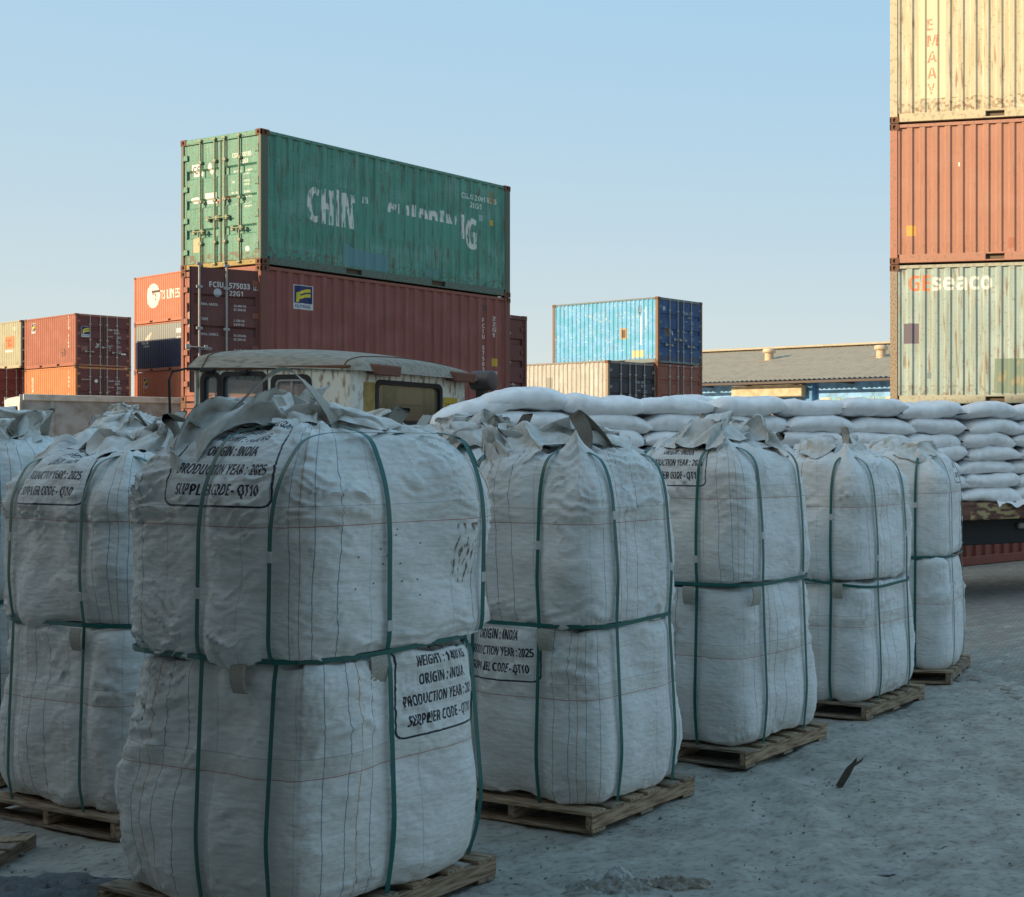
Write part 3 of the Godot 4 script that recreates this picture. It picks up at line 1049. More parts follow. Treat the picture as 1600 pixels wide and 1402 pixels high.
# c: paint (side), trim, door, textures: near, far, door_l, door_r; open: opening angle of the leaf at z = 0
func container(label: String, near: Vector3, yaw: float, c: Dictionary, group := "stacked freight containers") -> Node3D:
	var o := thing(c.get("called", "shipping_container"), label, "shipping container", near, deg_to_rad(yaw), group)
	var paint: Material = c.paint
	var trim: Material = c.get("trim", paint)
	var Lc: float = c.get("len", CL)
	var H: float = c.get("high", CH)
	var fine: bool = c.get("fine", false)
	# corner posts
	for q in [[0.0, 0.0, -1.0], [0.0, -CW, 1.0], [Lc, 0.0, -1.0], [Lc, -CW, 1.0]]:
		var xin := 1.0 if q[0] < 1.0 else -1.0
		var zin: float = q[2]
		part("corner_post", once("post%s%s%s" % [xin, zin, H], func() -> Mesh:
			var mb := MB.new()
			mb.box(Vector3(minf(0.004 * xin, 0.15 * xin), 0.11, minf(0.004 * zin, 0.09 * zin)), Vector3(maxf(0.004 * xin, 0.15 * xin), H - 0.11, maxf(0.004 * zin, 0.09 * zin)), 0.008)
			return mb.mesh()), c.get("post", trim), o).position = Vector3(q[0], 0, q[1])
		for up in [1.0, -1.0]:
			part("corner_casting", once("cast%s%s%s%s" % [xin, zin, up, fine], func() -> Mesh:
				if fine:
					return casting_mesh(xin, zin, up)
				var mb := MB.new()
				mb.box(Vector3(minf(0, 0.178 * xin), minf(0, 0.118 * up), minf(0, 0.162 * zin)), Vector3(maxf(0, 0.178 * xin), maxf(0, 0.118 * up), maxf(0, 0.162 * zin)), 0.008)
				return mb.mesh()), c.get("cast", M.rusty_block), o).position = Vector3(q[0], 0 if up > 0 else H, q[1])
	# rails
	for z in [0.0, -CW]:
		var zin := -1.0 if z == 0.0 else 1.0
		part("top_rail", once("trail%s%s" % [zin, Lc], func() -> Mesh:
			var mb := MB.new()
			mb.box(Vector3(0.178, -0.075, minf(0.012 * zin, 0.07 * zin)), Vector3(Lc - 0.178, -0.012, maxf(0.012 * zin, 0.07 * zin)), 0.006)
			return mb.mesh()), trim, o).position = Vector3(0, H, z)
		# bottom rail with two fork pockets
		part("bottom_rail", once("brail%s%s" % [zin, Lc], func() -> Mesh:
			var mb := MB.new()
			var za := minf(0.01 * zin, 0.08 * zin)
			var zb := maxf(0.01 * zin, 0.08 * zin)
			var m := Lc * 0.5
			for seg in [[0.178, m - 1.21], [m - 0.86, m + 0.86], [m + 1.21, Lc - 0.178]]:
				mb.box(Vector3(seg[0], 0.02, za), Vector3(seg[1], 0.175, zb), 0.006)
			for k in [-1.035, 1.035]:
				mb.box(Vector3(m + k - 0.175, 0.145, za), Vector3(m + k + 0.175, 0.175, zb), 0.004)
				mb.box(Vector3(m + k - 0.175, 0.02, za), Vector3(m + k + 0.175, 0.045, zb), 0.004)
			return mb.mesh()), c.get("rail", trim), o).position = Vector3(0, 0, z)
	# side walls
	var inset := 0.022
	var pitch: float = c.get("pitch", 0.238)
	var dep: float = c.get("dep", 0.030)
	var wall := once("wall%s%s%s%s" % [Lc, H, pitch, dep], func() -> Mesh: return corrugated(Lc - 0.28, 0.175, H - 0.075, dep, pitch, c.get("flat", 0.36)))
	part("side_wall", wall, c.get("near", paint), o).position = Vector3(0.14, 0, -inset)
	var fw := part("side_wall", wall, c.get("far", paint), o)
	fw.position = Vector3(Lc - 0.14, 0, -CW + inset)
	fw.rotation.y = PI
	var ew := part("end_wall", once("end%s" % H, func() -> Mesh: return corrugated(CW - 0.16, 0.13, H - 0.1, 0.04, 0.25)), paint, o)
	ew.position = Vector3(Lc - 0.03, 0, -0.08)
	ew.rotation.y = PI / 2
	var rb := MB.new()
	rb.box(Vector3(0.07, -0.05, -CW + 0.05), Vector3(Lc - 0.07, -0.022, -0.05))
	part("roof", rb.mesh(), c.get("roof", paint), o).position = Vector3(0, H, 0)
	var fb := MB.new()
	fb.box(Vector3(0.1, 0.03, -CW + 0.09), Vector3(Lc - 0.05, 0.15, -0.09))
	part("floor", fb.mesh(), M.floor_ply, o)
	# door end
	var hb := MB.new()
	hb.box(Vector3(0.01, H - 0.115, -CW + 0.16), Vector3(0.12, H - 0.01, -0.16), 0.006)
	part("door_header", hb.mesh(), trim, o)
	var sb := MB.new()
	sb.box(Vector3(0.01, 0.012, -CW + 0.16), Vector3(0.12, 0.115, -0.16), 0.006)
	part("door_sill", sb.mesh(), c.get("sill", trim), o)
	var lw := (CW - 0.20) * 0.5
	var dh := H - 0.25
	for side in 2:       # 0: hinge at z = 0 (viewer's right), 1: hinge at z = -CW
		var leaf := Node3D.new()
		leaf.name = "door" if side == 0 else "door_001"
		o.add_child(leaf)
		leaf.position = Vector3(0.03, 0.125, -0.095 if side == 0 else -CW + 0.095)
		var panel := part("door_panel", once("leaf%s" % H, func() -> Mesh: return door_leaf(lw - 0.006, dh)), c.get("door_r" if side == 0 else "door_l", c.get("door", paint)), leaf)
		if side == 1:
			panel.position.z = lw - 0.006
		if c.has("door_label") and side == 0:
			leaf.set_meta("label", c.door_label)
		var gk := MB.new()
		var zf := -lw + 0.004 if side == 0 else lw - 0.004
		gk.box(Vector3(-0.008, 0, zf - 0.009), Vector3(0.03, dh, zf + 0.009))
		part("seal", gk.mesh(), M.rubber, leaf)
		for k in [0.48, 0.87]:
			var z: float = (-1.0 if side == 0 else 1.0) * lw * k
			part("locking_bar", once("bar%s" % H, func() -> Mesh:
				var mb := MB.new()
				mb.tube([Vector3(-0.035, -0.07, 0), Vector3(-0.035, dh + 0.07, 0)], 0.019, 8)
				for y in [-0.07, dh + 0.03]:
					mb.box(Vector3(-0.062, y, -0.045), Vector3(-0.006, y + 0.05, 0.045), 0.006)
				for y in [0.35, dh * 0.5, dh - 0.4]:
					mb.box(Vector3(-0.055, y, -0.05), Vector3(-0.005, y + 0.055, 0.05), 0.006)
				return mb.mesh()), c.get("bars", M.galv), leaf).position = Vector3(0, 0, z)
			part("door_handle", once("handle", func() -> Mesh:
				var mb := MB.new()
				mb.tube([Vector3(-0.035, 0, 0), Vector3(-0.085, 0.0, 0.03), Vector3(-0.075, -0.01, 0.36)], 0.013, 6)
				mb.box(Vector3(-0.065, -0.05, -0.04), Vector3(-0.01, 0.05, 0.04), 0.008)
				mb.box(Vector3(-0.08, -0.05, 0.25), Vector3(-0.005, 0.04, 0.31), 0.006)
				return mb.mesh()), c.get("bars", M.galv), leaf).position = Vector3(0, dh * (0.36 if k > 0.5 else 0.26), z - 0.18)
		for i in 4:
			part("hinge", once("hinge", func() -> Mesh:
				var mb := MB.new()
				mb.tube([Vector3(-0.018, -0.08, 0.012), Vector3(-0.018, 0.08, 0.012)], 0.022, 8)
				mb.box(Vector3(-0.018, -0.055, -0.12), Vector3(-0.004, 0.055, 0.0), 0.004)
				return mb.mesh()), trim, leaf).position = Vector3(0, dh * (0.10 + 0.266 * i), 0)
		if side == 1:
			for ch in leaf.get_children():
				if str(ch.name).begins_with("hinge"):
					ch.rotation.y = PI
					ch.position.x = -0.018 * 2.0
		if side == 0 and c.has("open"):
			leaf.rotation.y = deg_to_rad(c.open)
	return o

func side_tex(sd: int, base: Color, w := 1024, h := 440, wear := 1.0, dark := Color(0, 0, 0, 0)) -> Canvas:
	var cv := Canvas.new(w, h, base, sd)
	var rust := L(0.13, 0.055, 0.028)
	var dk := base.darkened(0.35) if dark.a == 0.0 else dark
	cv.blotch(base.lightened(0.22), w * 0.22, h * 0.3, 0.45, 0.9, 0.55 * wear, sd + 1)
	cv.blotch(dk, w * 0.012, h * 0.9, 0.55, 0.9, 0.5 * wear, sd + 2)
	cv.blotch(L(0.30, 0.28, 0.24), w * 0.02, h * 0.5, 0.6, 0.95, 0.4 * wear, sd + 3)
	cv.blotch(rust, w * 0.008, h * 0.03, 0.74, 0.84, 0.5 * wear, sd + 4)
	cv.blotch(rust, w * 0.006, h * 0.35, 0.74, 0.86, 0.7 * wear, sd + 5)
	cv.blotch(rust, w * 0.014, h * 0.05, 0.5, 0.85, 0.6 * wear, sd + 6, Rect2i(0, int(h * 0.92), w, int(h * 0.08)))
	return cv

func door_tex(sd: int, base: Color, w := 256, h := 512, wear := 1.0) -> Canvas:
	var cv := Canvas.new(w, h, base, sd)
	var rust := L(0.12, 0.05, 0.025)
	cv.blotch(base.lightened(0.2), w * 0.4, h * 0.3, 0.45, 0.9, 0.5 * wear, sd + 1)
	cv.blotch(base.darkened(0.4), w * 0.04, h * 0.6, 0.55, 0.9, 0.45 * wear, sd + 2)
	cv.blotch(rust, w * 0.04, h * 0.02, 0.66, 0.76, 0.8 * wear, sd + 3)
	cv.blotch(rust, w * 0.03, h * 0.3, 0.72, 0.85, 0.7 * wear, sd + 4)
	cv.blotch(rust, w * 0.2, h * 0.05, 0.4, 0.7, 0.7 * wear, sd + 5, Rect2i(0, int(h * 0.93), w, int(h * 0.07)))
	return cv

func code_block(cv: Canvas, x: float, y: float, k: float, c: Color, id: String) -> void:
	# the numbers stencilled on the right-hand leaf
	cv.text(id, x, y, 22 * k, 0.8, c, 0.4)
	cv.text("22G1", x + 70 * k, y + 34 * k, 22 * k, 0.8, c, 0.3)
	var rows := [["MAX. GROSS", "30.480 KG", "67.200 LB"], ["TARE", "2.180 KG", "4.810 LB"], ["MAX. CARGO", "28.300 KG", "62.390 LB"], ["CU. CAP.", "33.2 CU.M", "1.172 CU.FT"]]
	for i in 4:
		var yy := y + (72 + i * 54) * k
		cv.text(rows[i][0], x - 6 * k, yy, 11 * k, 0.7, c, 0.5)
		cv.text(rows[i][1], x + 92 * k, yy, 11 * k, 0.75, c, 0.6)
		cv.text(rows[i][2], x + 92 * k, yy + 18 * k, 11 * k, 0.75, c, 0.6)

func leaf_logo(cv: Canvas, x: float, y: float, w: float) -> void:
	# dark blue sticker with a yellow double-stroke letter and a pale foot
	var h := w * 1.32
	cv.rect(x - 3, y - 3, w + 6, h + 6, L(0.55, 0.55, 0.52))
	cv.rect(x, y, w, w, L(0.012, 0.02, 0.10))
	var yel := L(0.62, 0.50, 0.03)
	for q in [[0.16, 0.30], [0.42, 0.58]]:
		var pts := PackedVector2Array()
		for i in 9:
			var t := i / 8.0
			pts.append(Vector2(x + w * (0.12 + 0.80 * t), y + w * (q[1] + 0.12 - 0.24 * sin(t * 1.7) - 0.04 * t)))
		for i in 9:
			var t := 1.0 - i / 8.0
			pts.append(Vector2(x + w * (0.12 + 0.80 * t), y + w * (q[1] + 0.26 - 0.22 * sin(t * 1.7) + 0.02 * (1.0 - t))))
		cv.poly(pts, yel)
	cv.poly(PackedVector2Array([Vector2(x + w * 0.14, y + w * 0.55), Vector2(x + w * 0.32, y + w * 0.5), Vector2(x + w * 0.24, y + w * 0.95), Vector2(x + w * 0.10, y + w * 0.95)]), yel)
	cv.rect(x, y + w, w, h - w, L(0.5, 0.5, 0.47))
	cv.text("FLORENS", x + w * 0.06, y + h - w * 0.06, w * 0.17, 0.85, L(0.03, 0.05, 0.2))

func column_text(cv: Canvas, s: String, x: float, y: float, step: float, ch: float, c: Color, wear := 0.3) -> void:
	for i in s.length():
		if s[i] != " ":
			cv.text(s[i], x, y + i * step, ch, 0.85, c, wear)

# ------------------------------------------------------------------ filled sacks
func sack_mesh(sd: int) -> ArrayMesh:
	var g := RandomNumberGenerator.new()
	g.seed = sd
	var nu := 30
	var nr := 26
	var p := PackedVector3Array()
	var u := PackedVector2Array()
	var Ls := 0.40
	var b1 := g.randf_range(-0.06, 0.06)
	var sag := g.randf_range(-0.015, 0.02)
	for i in nu + 1:
		var a := 2.0 * i / nu - 1.0
		a = signf(a) * (1.0 - pow(1.0 - absf(a), 1.35))
		var e := 1.0 - pow(absf(a), 5.0)
		var hh := 0.010 + 0.092 * pow(maxf(e, 0.0), 0.5) * (1.0 - 0.07 * exp(-a * a * 40.0))
		var ww := 0.235 * (0.93 + 0.07 * cos(a * PI * 0.5)) - 0.02 * pow(absf(a), 6.0)
		for j in nr + 1:
			var th := TAU * (j % nr) / nr
			var c := cos(th)
			var s := sin(th)
			var n := 2.5
			var k := pow(pow(absf(c), n) + pow(absf(s), n), -1.0 / n)
			var q := Vector3(a * Ls, s * k * hh, c * k * ww)
			var m := nz.get_noise_3d(q.x * 2.2 + sd * 3.1, q.y * 3.0, q.z * 2.2)
			var cr := maxf(0.0, 1.0 - absf(nz2.get_noise_3d(q.x * 2.5 + sd, q.y * 9.0, q.z * 5.0)) * 3.0)
			var pin := pow(absf(a), 5.0)
			q.y += (m * 0.030 + cr * cr * 0.009 + sin(c * 14.0 + sd) * 0.010 * pin + s * b1 * 0.15 * a) * (1.0 if e > 0.05 else 0.4) + sag * cos(a * PI) - 0.02 * pin
			q.z += m * 0.012
			q.x += 0.012 * sin(c * 9.0 + sd) * pin
			p.append(q)
			u.append(Vector2(float(j) / nr, float(i) / nu))
	var mb := MB.new()
	mb.grid(p, u, nu + 1, nr + 1, true, true)
	return mb.mesh()

# ------------------------------------------------------------------ wheels
func wheel(parent: Node3D, at: Vector3, B: Basis, r := 0.5, w := 0.28) -> void:
	var mb := MB.new()
	mb.lathe([Vector2(r * 0.55, -w * 0.5), Vector2(r * 0.9, -w * 0.5), Vector2(r, -w * 0.36), Vector2(r, w * 0.36), Vector2(r * 0.9, w * 0.5), Vector2(r * 0.55, w * 0.5)], Vector3.ZERO, Basis(), 28)
	var t := part("wheel", mb.mesh(), M.rubber, parent)
	t.transform = Transform3D(B, at)
	var rm := MB.new()
	rm.lathe([Vector2(0.001, -w * 0.2), Vector2(r * 0.3, -w * 0.25), Vector2(r * 0.55, -w * 0.4), Vector2(r * 0.58, 0), Vector2(r * 0.55, w * 0.4), Vector2(r * 0.3, w * 0.25), Vector2(0.001, w * 0.2)], Vector3.ZERO, Basis(), 20)
	part("rim", rm.mesh(), M.dark_steel, t)

# a wall panel in the x,y plane with square openings cut out: strips of boxes joined into one mesh
func panel_with_holes(x0: float, x1: float, y0: float, y1: float, holes: Array, thick: float) -> ArrayMesh:
	var mb := MB.new()
	var x := x0
	for hrec in holes:
		var r: Rect2 = hrec
		mb.box(Vector3(x, y0, -thick), Vector3(r.position.x, y1, 0))
		mb.box(Vector3(r.position.x, y0, -thick), Vector3(r.end.x, r.position.y, 0))
		mb.box(Vector3(r.position.x, r.end.y, -thick), Vector3(r.end.x, y1, 0))
		x = r.end.x
	mb.box(Vector3(x, y0, -thick), Vector3(x1, y1, 0))
	return mb.mesh()

# ------------------------------------------------------------------ the scene
func materials() -> void:
	var grime := noise_tex(11, 0.012, [[0.0, Color(0.80, 0.78, 0.74)], [0.45, Color(0.93, 0.92, 0.9)], [0.7, Color.WHITE]], 512)
	var rust := noise_tex(12, 0.05, [[0.0, Color(L(0.13, 0.055, 0.03), 0.9)], [0.28, Color(L(0.12, 0.05, 0.028), 0.8)], [0.40, Color(L(0.16, 0.075, 0.04), 0.25)], [0.55, Color(L(0.2, 0.1, 0.05), 0.0)], [1.0, Color(L(0.2, 0.1, 0.05), 0.0)]], 512, 5)
	var heavy := noise_tex(13, 0.02, [[0.0, Color(L(0.09, 0.035, 0.02), 1.0)], [0.5, Color(L(0.16, 0.065, 0.03), 0.9)], [0.62, Color(L(0.2, 0.1, 0.05), 0.3)], [0.7, Color(L(0.2, 0.1, 0.05), 0.0)]], 512, 5)
	var weave := noise_tex(14, 0.09, [], 512, 3, true, 3.0)
	M.grime = grime
	M.rust = rust
	M.grime2 = noise_tex(18, 0.02, [[0.0, Color(L(0.12, 0.08, 0.05), 0.55)], [0.35, Color(L(0.16, 0.11, 0.07), 0.2)], [0.5, Color(1, 1, 1, 0.0)]], 512, 5)
	var wood_over := noise_tex(15, 0.03, [[0.0, Color(0.5, 0.46, 0.42)], [0.3, Color(0.78, 0.75, 0.71)], [0.6, Color.WHITE]], 512, 4)
	M.wood = []
	M.wood_x = []
	for c in [L(0.37, 0.275, 0.19), L(0.30, 0.24, 0.18), L(0.42, 0.305, 0.20)]:
		var m := worn(c, 0.85, wood_over, 1.0, true)
		m.uv1_scale = Vector3(3.0, 3.0, 0.35)
		M.wood.append(m)
		m = worn(c, 0.85, wood_over, 1.0, true)
		m.uv1_scale = Vector3(0.35, 3.0, 3.0)
		M.wood_x.append(m)
	var bt := bag_texture(31, false)
	var bs := bag_texture(58, true)
	M.bag = {}
	for q in [["left", bt, 0.0], ["right", bt, -0.315], ["left_back", bt, 0.022], ["back", bt, -0.58], ["stained", bs, 0.0]]:
		var m := wrap_mat(q[1], 0.62, q[2])
		m.normal_enabled = true
		m.normal_texture = weave
		m.normal_scale = 0.35
		m.rim_enabled = true
		m.rim = 0.25
		M.bag[q[0]] = m
	M.cloth = []
	for c in [L(0.74, 0.74, 0.725), L(0.68, 0.68, 0.66), L(0.78, 0.78, 0.765)]:
		var m := worn(c, 0.7, grime, 2.5, true)
		M.cloth.append(m)
	var web := noise_tex(16, 0.08, [[0.0, Color(0.7, 0.68, 0.64)], [1.0, Color.WHITE]], 256)
	M.webbing = worn(L(0.56, 0.54, 0.49), 0.8, web, 6.0, true)
	M.webbing_dark = worn(L(0.27, 0.245, 0.205), 0.8, web, 6.0, true)
	M.webbing_brown = worn(L(0.13, 0.095, 0.075), 0.8, web, 6.0, true)
	M.strap = mat(L(0.014, 0.12, 0.108), 0.36)
	M.clip = mat(L(0.5, 0.52, 0.52), 0.4)
	M.rubber = mat(L(0.015, 0.015, 0.016), 0.75)
	M.dark_steel = worn(L(0.03, 0.03, 0.032), 0.6, rust, 1.5)
	M.galv = worn(L(0.34, 0.34, 0.33), 0.5, rust, 2.0)
	M.rusty_block = worn(L(0.10, 0.06, 0.045), 0.85, heavy, 3.0)
	M.floor_ply = mat(L(0.12, 0.09, 0.06), 0.8)
	M.glass = mat(Color(0.75, 0.8, 0.8, 0.12), 0.05)
	M.glass.transparency = BaseMaterial3D.TRANSPARENCY_ALPHA
	M.glass_tint = mat(Color(0.50, 0.46, 0.36, 0.5), 0.1)
	M.glass_tint.transparency = BaseMaterial3D.TRANSPARENCY_ALPHA
	M.sack = worn(L(0.86, 0.865, 0.875), 0.55, noise_tex(17, 0.02, [[0.0, Color(0.90, 0.90, 0.89)], [0.6, Color.WHITE]], 256), 1.5, true)

func paint(c: Color, over := "rust", scale := 0.6, rough := 0.6) -> StandardMaterial3D:
	return worn(c, rough, M[over], scale)

func place(kind: String, label: String, x: float, d: float, y: float, th: float, c: Dictionary, group := "stacked freight containers") -> Node3D:
	# x, d: the vertical edge between the two sides in view; L: doors on the left-hand side, R: doors on the right-hand side
	if kind == "L":
		return container(label, Vector3(x, y, -d), th, c, group)
	var a := deg_to_rad(th)
	return container(label, Vector3(x + CW * cos(a), y, -(d + CW * sin(a))), th + 90.0, c, group)

func containers() -> void:
	var white := L(0.62, 0.62, 0.58)
	var S := CH + 0.012
	# --- the green box on the open red one
	var x := -14.55
	var d := 24.4
	var y0 := 5.36
	var g := L(0.07, 0.25, 0.185)
	var cv := side_tex(101, g, 1024, 440, 1.0)
	# painted-over name: upper strip of some letters is all that shows
	for e in [0, 3]:
		cv.fit("CHlN", 150 + e, 290, 132, 180, white)
		cv.fit("A", 352 + e, 290, 132, 46, white)
		cv.fit("SHlPPlN", 468 + e, 290, 132, 316, white)
		cv.fit("lG", 804 + e, 290, 132, 76, white)
	cv.poly(PackedVector2Array([Vector2(326, 190), Vector2(340, 190), Vector2(340, 300), Vector2(332, 300)]), g)
	cv.rect(346, 182, 64, 120, g)
	cv.rect(346, 152, 12, 40, g)
	cv.rect(456, 198, 340, 104, g.lightened(0.015))
	cv.rect(520, 150, 16, 60, g)
	cv.rect(596, 150, 12, 60, g)
	cv.rect(804, 252, 20, 50, g)
	cv.blotch(g, 14, 70, 0.68, 0.72, 1.0, 140, Rect2i(140, 145, 760, 155))
	cv.blotch(L(0.09, 0.09, 0.075), 6, 150, 0.74, 0.82, 0.7, 141, Rect2i(140, 140, 760, 260))
	cv.poly(PackedVector2Array([Vector2(292, 348), Vector2(336, 366), Vector2(470, 372), Vector2(470, 436), Vector2(292, 432)]), L(0.10, 0.23, 0.245))
	cv.rect(640, 402, 64, 30, L(0.09, 0.22, 0.20))
	cv.text("CSLU 2001B5 6", 805, 78, 22, 0.85, white, 1.2)
	cv.text("22G1", 846, 112, 22, 0.85, white, 1.2)
	cv.rect(890, 136, 24, 26, Color(L(0.4, 0.45, 0.45), 0.7))
	cv.rect(944, 148, 22, 24, L(0.52, 0.33, 0.03))
	cv.blotch(L(0.35, 0.17, 0.03), 14, 20, 0.45, 0.6, 0.9, 143, Rect2i(940, 20, 30, 60))
	var dl := door_tex(102, g)
	dl.rect(50, 84, 66, 50, white)
	dl.fit("CS", 57, 124, 32, 50, L(0.02, 0.05, 0.05))
	dl.ellipse(178, 108, 13, 24, white)
	dl.ellipse(76, 238, 36, 13, white)
	dl.rect(146, 214, 80, 44, white)
	dl.rect(60, 398, 56, 66, L(0.42, 0.33, 0.2))
	dl.rect(214, 250, 40, 10, L(0.4, 0.12, 0.1))
	var dr := door_tex(103, g)
	code_block(dr, 74, 78, 0.86, white, "CSLU  2001B5")
	dr.text("G", 10, 250, 22, 0.8, L(0.4, 0.12, 0.1), 0.4)
	dr.rect(0, 238, 60, 8, Color(L(0.42, 0.14, 0.1), 0.8))
	dr.ellipse(176, 468, 14, 12, white)
	var gm := paint(g)
	var gsill := paint(L(0.26, 0.20, 0.05))
	place("L", "green container with half painted-over white lettering, above the red container with an open door", x, d, y0, 65, {
		"paint": gm, "near": wrap_mat(cv.tex(), 0.6), "door_l": wrap_mat(dl.tex(), 0.55), "door_r": wrap_mat(dr.tex(), 0.55), "fine": true, "dep": 0.026, "rail": paint(L(0.075, 0.14, 0.11)), "sill": gsill, "bars": paint(L(0.22, 0.27, 0.17)), "post": paint(L(0.07, 0.11, 0.08), "rust", 1.2)})
	var r := L(0.23, 0.060, 0.046)
	var rv := side_tex(111, r, 1024, 440, 0.55)
	leaf_logo(rv, 102, 44, 64)
	column_text(rv, "FCIU 575033 2", 912, 104, 23.5, 18, white, 0.2)
	column_text(rv, "  22G1", 964, 44, 24, 18, white, 0.2)
	rv.rect(960, 256, 24, 34, L(0.52, 0.33, 0.03))
	rv.rect(960, 312, 24, 32, L(0.4, 0.36, 0.33))
	rv.rect(912, 30, 20, 26, Color(L(0.12, 0.05, 0.04), 1))
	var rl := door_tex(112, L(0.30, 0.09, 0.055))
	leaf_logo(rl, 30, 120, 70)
	var rr := door_tex(113, L(0.125, 0.035, 0.03), 384, 768, 0.6)  # open leaf turned from the sun: its shade is put into the colour
	rr.fit("FClU", 104, 118, 34, 78, white)
	rr.fit("575033", 214, 118, 34, 118, white)
	rr.rect(352, 92, 28, 30, white)
	rr.rect(355, 95, 22, 24, L(0.125, 0.035, 0.03))
	rr.text("2", 357, 117, 20, 0.9, white)
	rr.fit("22G1", 216, 166, 32, 76, white)
	rr.ellipse(150, 150, 22, 26, L(0.45, 0.47, 0.5))
	for i in 4:
		var yy := 232 + i * 92
		rr.text(["MAX. GROSS", "TARE", "MAX. CARGO", "CU. CAP."][i], 60, yy, 16, 0.72, white, 0.7)
		rr.text(["30.480 KG", "2.180 KG", "28.300 KG", "33.2 CU.M"][i], 240, yy, 14, 0.8, white, 0.7)
		rr.text(["67.200 LB", "4.810 LB", "62.390 LB", "1.172 CU.FT"][i], 240, yy + 24, 14, 0.8, white, 0.7)
	place("L", "dark red container under the green one, one door leaf swung open", x, d, y0 - S, 65, {
		"paint": paint(r), "near": wrap_mat(rv.tex(), 0.6), "door_l": wrap_mat(rl.tex(), 0.6), "door_r": wrap_mat(rr.tex(), 0.6), "fine": true, "open": 66.0, "trim": paint(L(0.24, 0.07, 0.045)), "post": paint(L(0.17, 0.05, 0.036), "rust", 1.0), "door_label": "red door leaf swung open, its shade put into the paint, lettered FCIU 575033"})
	place("L", "plain brown container at the bottom of the stack behind the old lorry", x, d, y0 - 2 * S, 65, {"paint": paint(L(0.17, 0.05, 0.035))})
	# --- dark red boxes showing behind that stack
	for k in 2:
		place("R", ["dark maroon container showing as a sliver behind the red stack", "dark maroon container hidden low behind the red stack, lower one"][k], -14.42, 32.3, 0.2 + (1 - k) * S, 65, {"paint": paint(L(0.12, 0.025, 0.022))})
	# --- grey and blue boxes in the middle distance
	var blue := L(0.10, 0.34, 0.58)
	var bv := side_tex(121, blue, 768, 330, 0.55)
	bv.blotch(L(0.62, 0.66, 0.62), 20, 14, 0.80, 0.84, 0.9, 122)
	bv.blotch(L(0.55, 0.45, 0.25), 30, 18, 0.74, 0.80, 0.8, 123, Rect2i(260, 60, 400, 240))
	bv.blotch(L(0.06, 0.30, 0.46), 120, 80, 0.58, 0.64, 0.8, 124)
	bv.rect(508, 152, 48, 62, L(0.32, 0.24, 0.12))
	bv.rect(518, 162, 28, 44, L(0.10, 0.05, 0.03))
	bv.text("U", 640, 78, 46, 0.6, L(0.08, 0.1, 0.12))
	bv.rect(650, 90, 10, 160, Color(white, 0.8))
	bv.rect(690, 40, 10, 110, Color(white, 0.8))
	bv.rect(590, 280, 90, 40, L(0.42, 0.40, 0.22))
	var bd := L(0.012, 0.07, 0.20)
	var bl := door_tex(125, bd)
	bl.ellipse(60, 66, 18, 20, L(0.3, 0.36, 0.42))
	bl.rect(70, 230, 60, 70, L(0.12, 0.09, 0.07))
	bl.text("V", 150, 290, 34, 0.9, white)
	var br := door_tex(126, bd)
	code_block(br, 40, 100, 0.9, L(0.35, 0.42, 0.5), "HLXU  2208")
	place("R", "pale blue weathered container with dark blue doors, on top of the brown one", -14.3, 50.0, 5.18, 60, {"paint": paint(blue), "far": wrap_mat(bv.tex(), 0.6), "door_l": wrap_mat(bl.tex(), 0.6), "door_r": wrap_mat(br.tex(), 0.6), "post": paint(L(0.16, 0.09, 0.05), "rust", 1.0), "trim": paint(L(0.10, 0.16, 0.18))})
	var fr := side_tex(128, L(0.21, 0.065, 0.042), 256, 128, 0.6)
	place("R", "brown container under the pale blue one, doors beside the black doors", -14.3, 50.0, 5.18 - S, 60, {"paint": paint(L(0.21, 0.065, 0.042))})
	var grey := L(0.36, 0.36, 0.335)
	var sv := side_tex(131, grey, 768, 330, 0.8, L(0.22, 0.21, 0.18))
	sv.text("seaco", 62, 92, 34, 0.8, L(0.65, 0.48, 0.02))
	sv.rect(330, 70, 50, 70, Color(L(0.2, 0.19, 0.17), 0.8))
	column_text(sv, "SEGU 14 88", 690, 50, 26, 22, white)
	sv.rect(660, 40, 10, 250, Color(white, 0.6))
	var kl := door_tex(132, L(0.022, 0.026, 0.036), 256, 512, 0.3)
	var kr := door_tex(133, L(0.022, 0.026, 0.036), 256, 512, 0.3)
	code_block(kr, 40, 150, 0.9, L(0.4, 0.42, 0.45), "SEGU  1488")
	place("R", "grey container with yellow lettering and black doors, in front of the blue one", -15.6, 48.0, 5.16 - S, 60, {"paint": paint(grey), "far": wrap_mat(sv.tex(), 0.6), "door_l": wrap_mat(kl.tex(), 0.55), "door_r": wrap_mat(kr.tex(), 0.55), "trim": paint(L(0.2, 0.19, 0.17)), "post": paint(L(0.25, 0.20, 0.14))})
	# --- rows at the far left
	var fred := L(0.30, 0.095, 0.055)
	var fv := side_tex(141, fred, 512, 220, 0.5)
	leaf_logo(fv, 62, 20, 32)
	column_text(fv, "FCIU 5104", 446, 14, 17, 13, white)
	fv.text("60", 372, 190, 38, 0.8, L(0.05, 0.03, 0.03), 0.3)
	var maroon := L(0.105, 0.022, 0.02)
	var ml := door_tex(142, maroon, 256, 512, 0.4)
	leaf_logo(ml, 44, 110, 84)
	ml.text("V", 186, 320, 36, 1.1, white)
	ml.rect(40, 320, 60, 60, L(0.2, 0.08, 0.06))
	var mr := door_tex(143, maroon, 256, 512, 0.4)
	code_block(mr, 40, 140, 0.95, white, "FCIU  5104")
	mr.rect(180, 380, 50, 18, white)
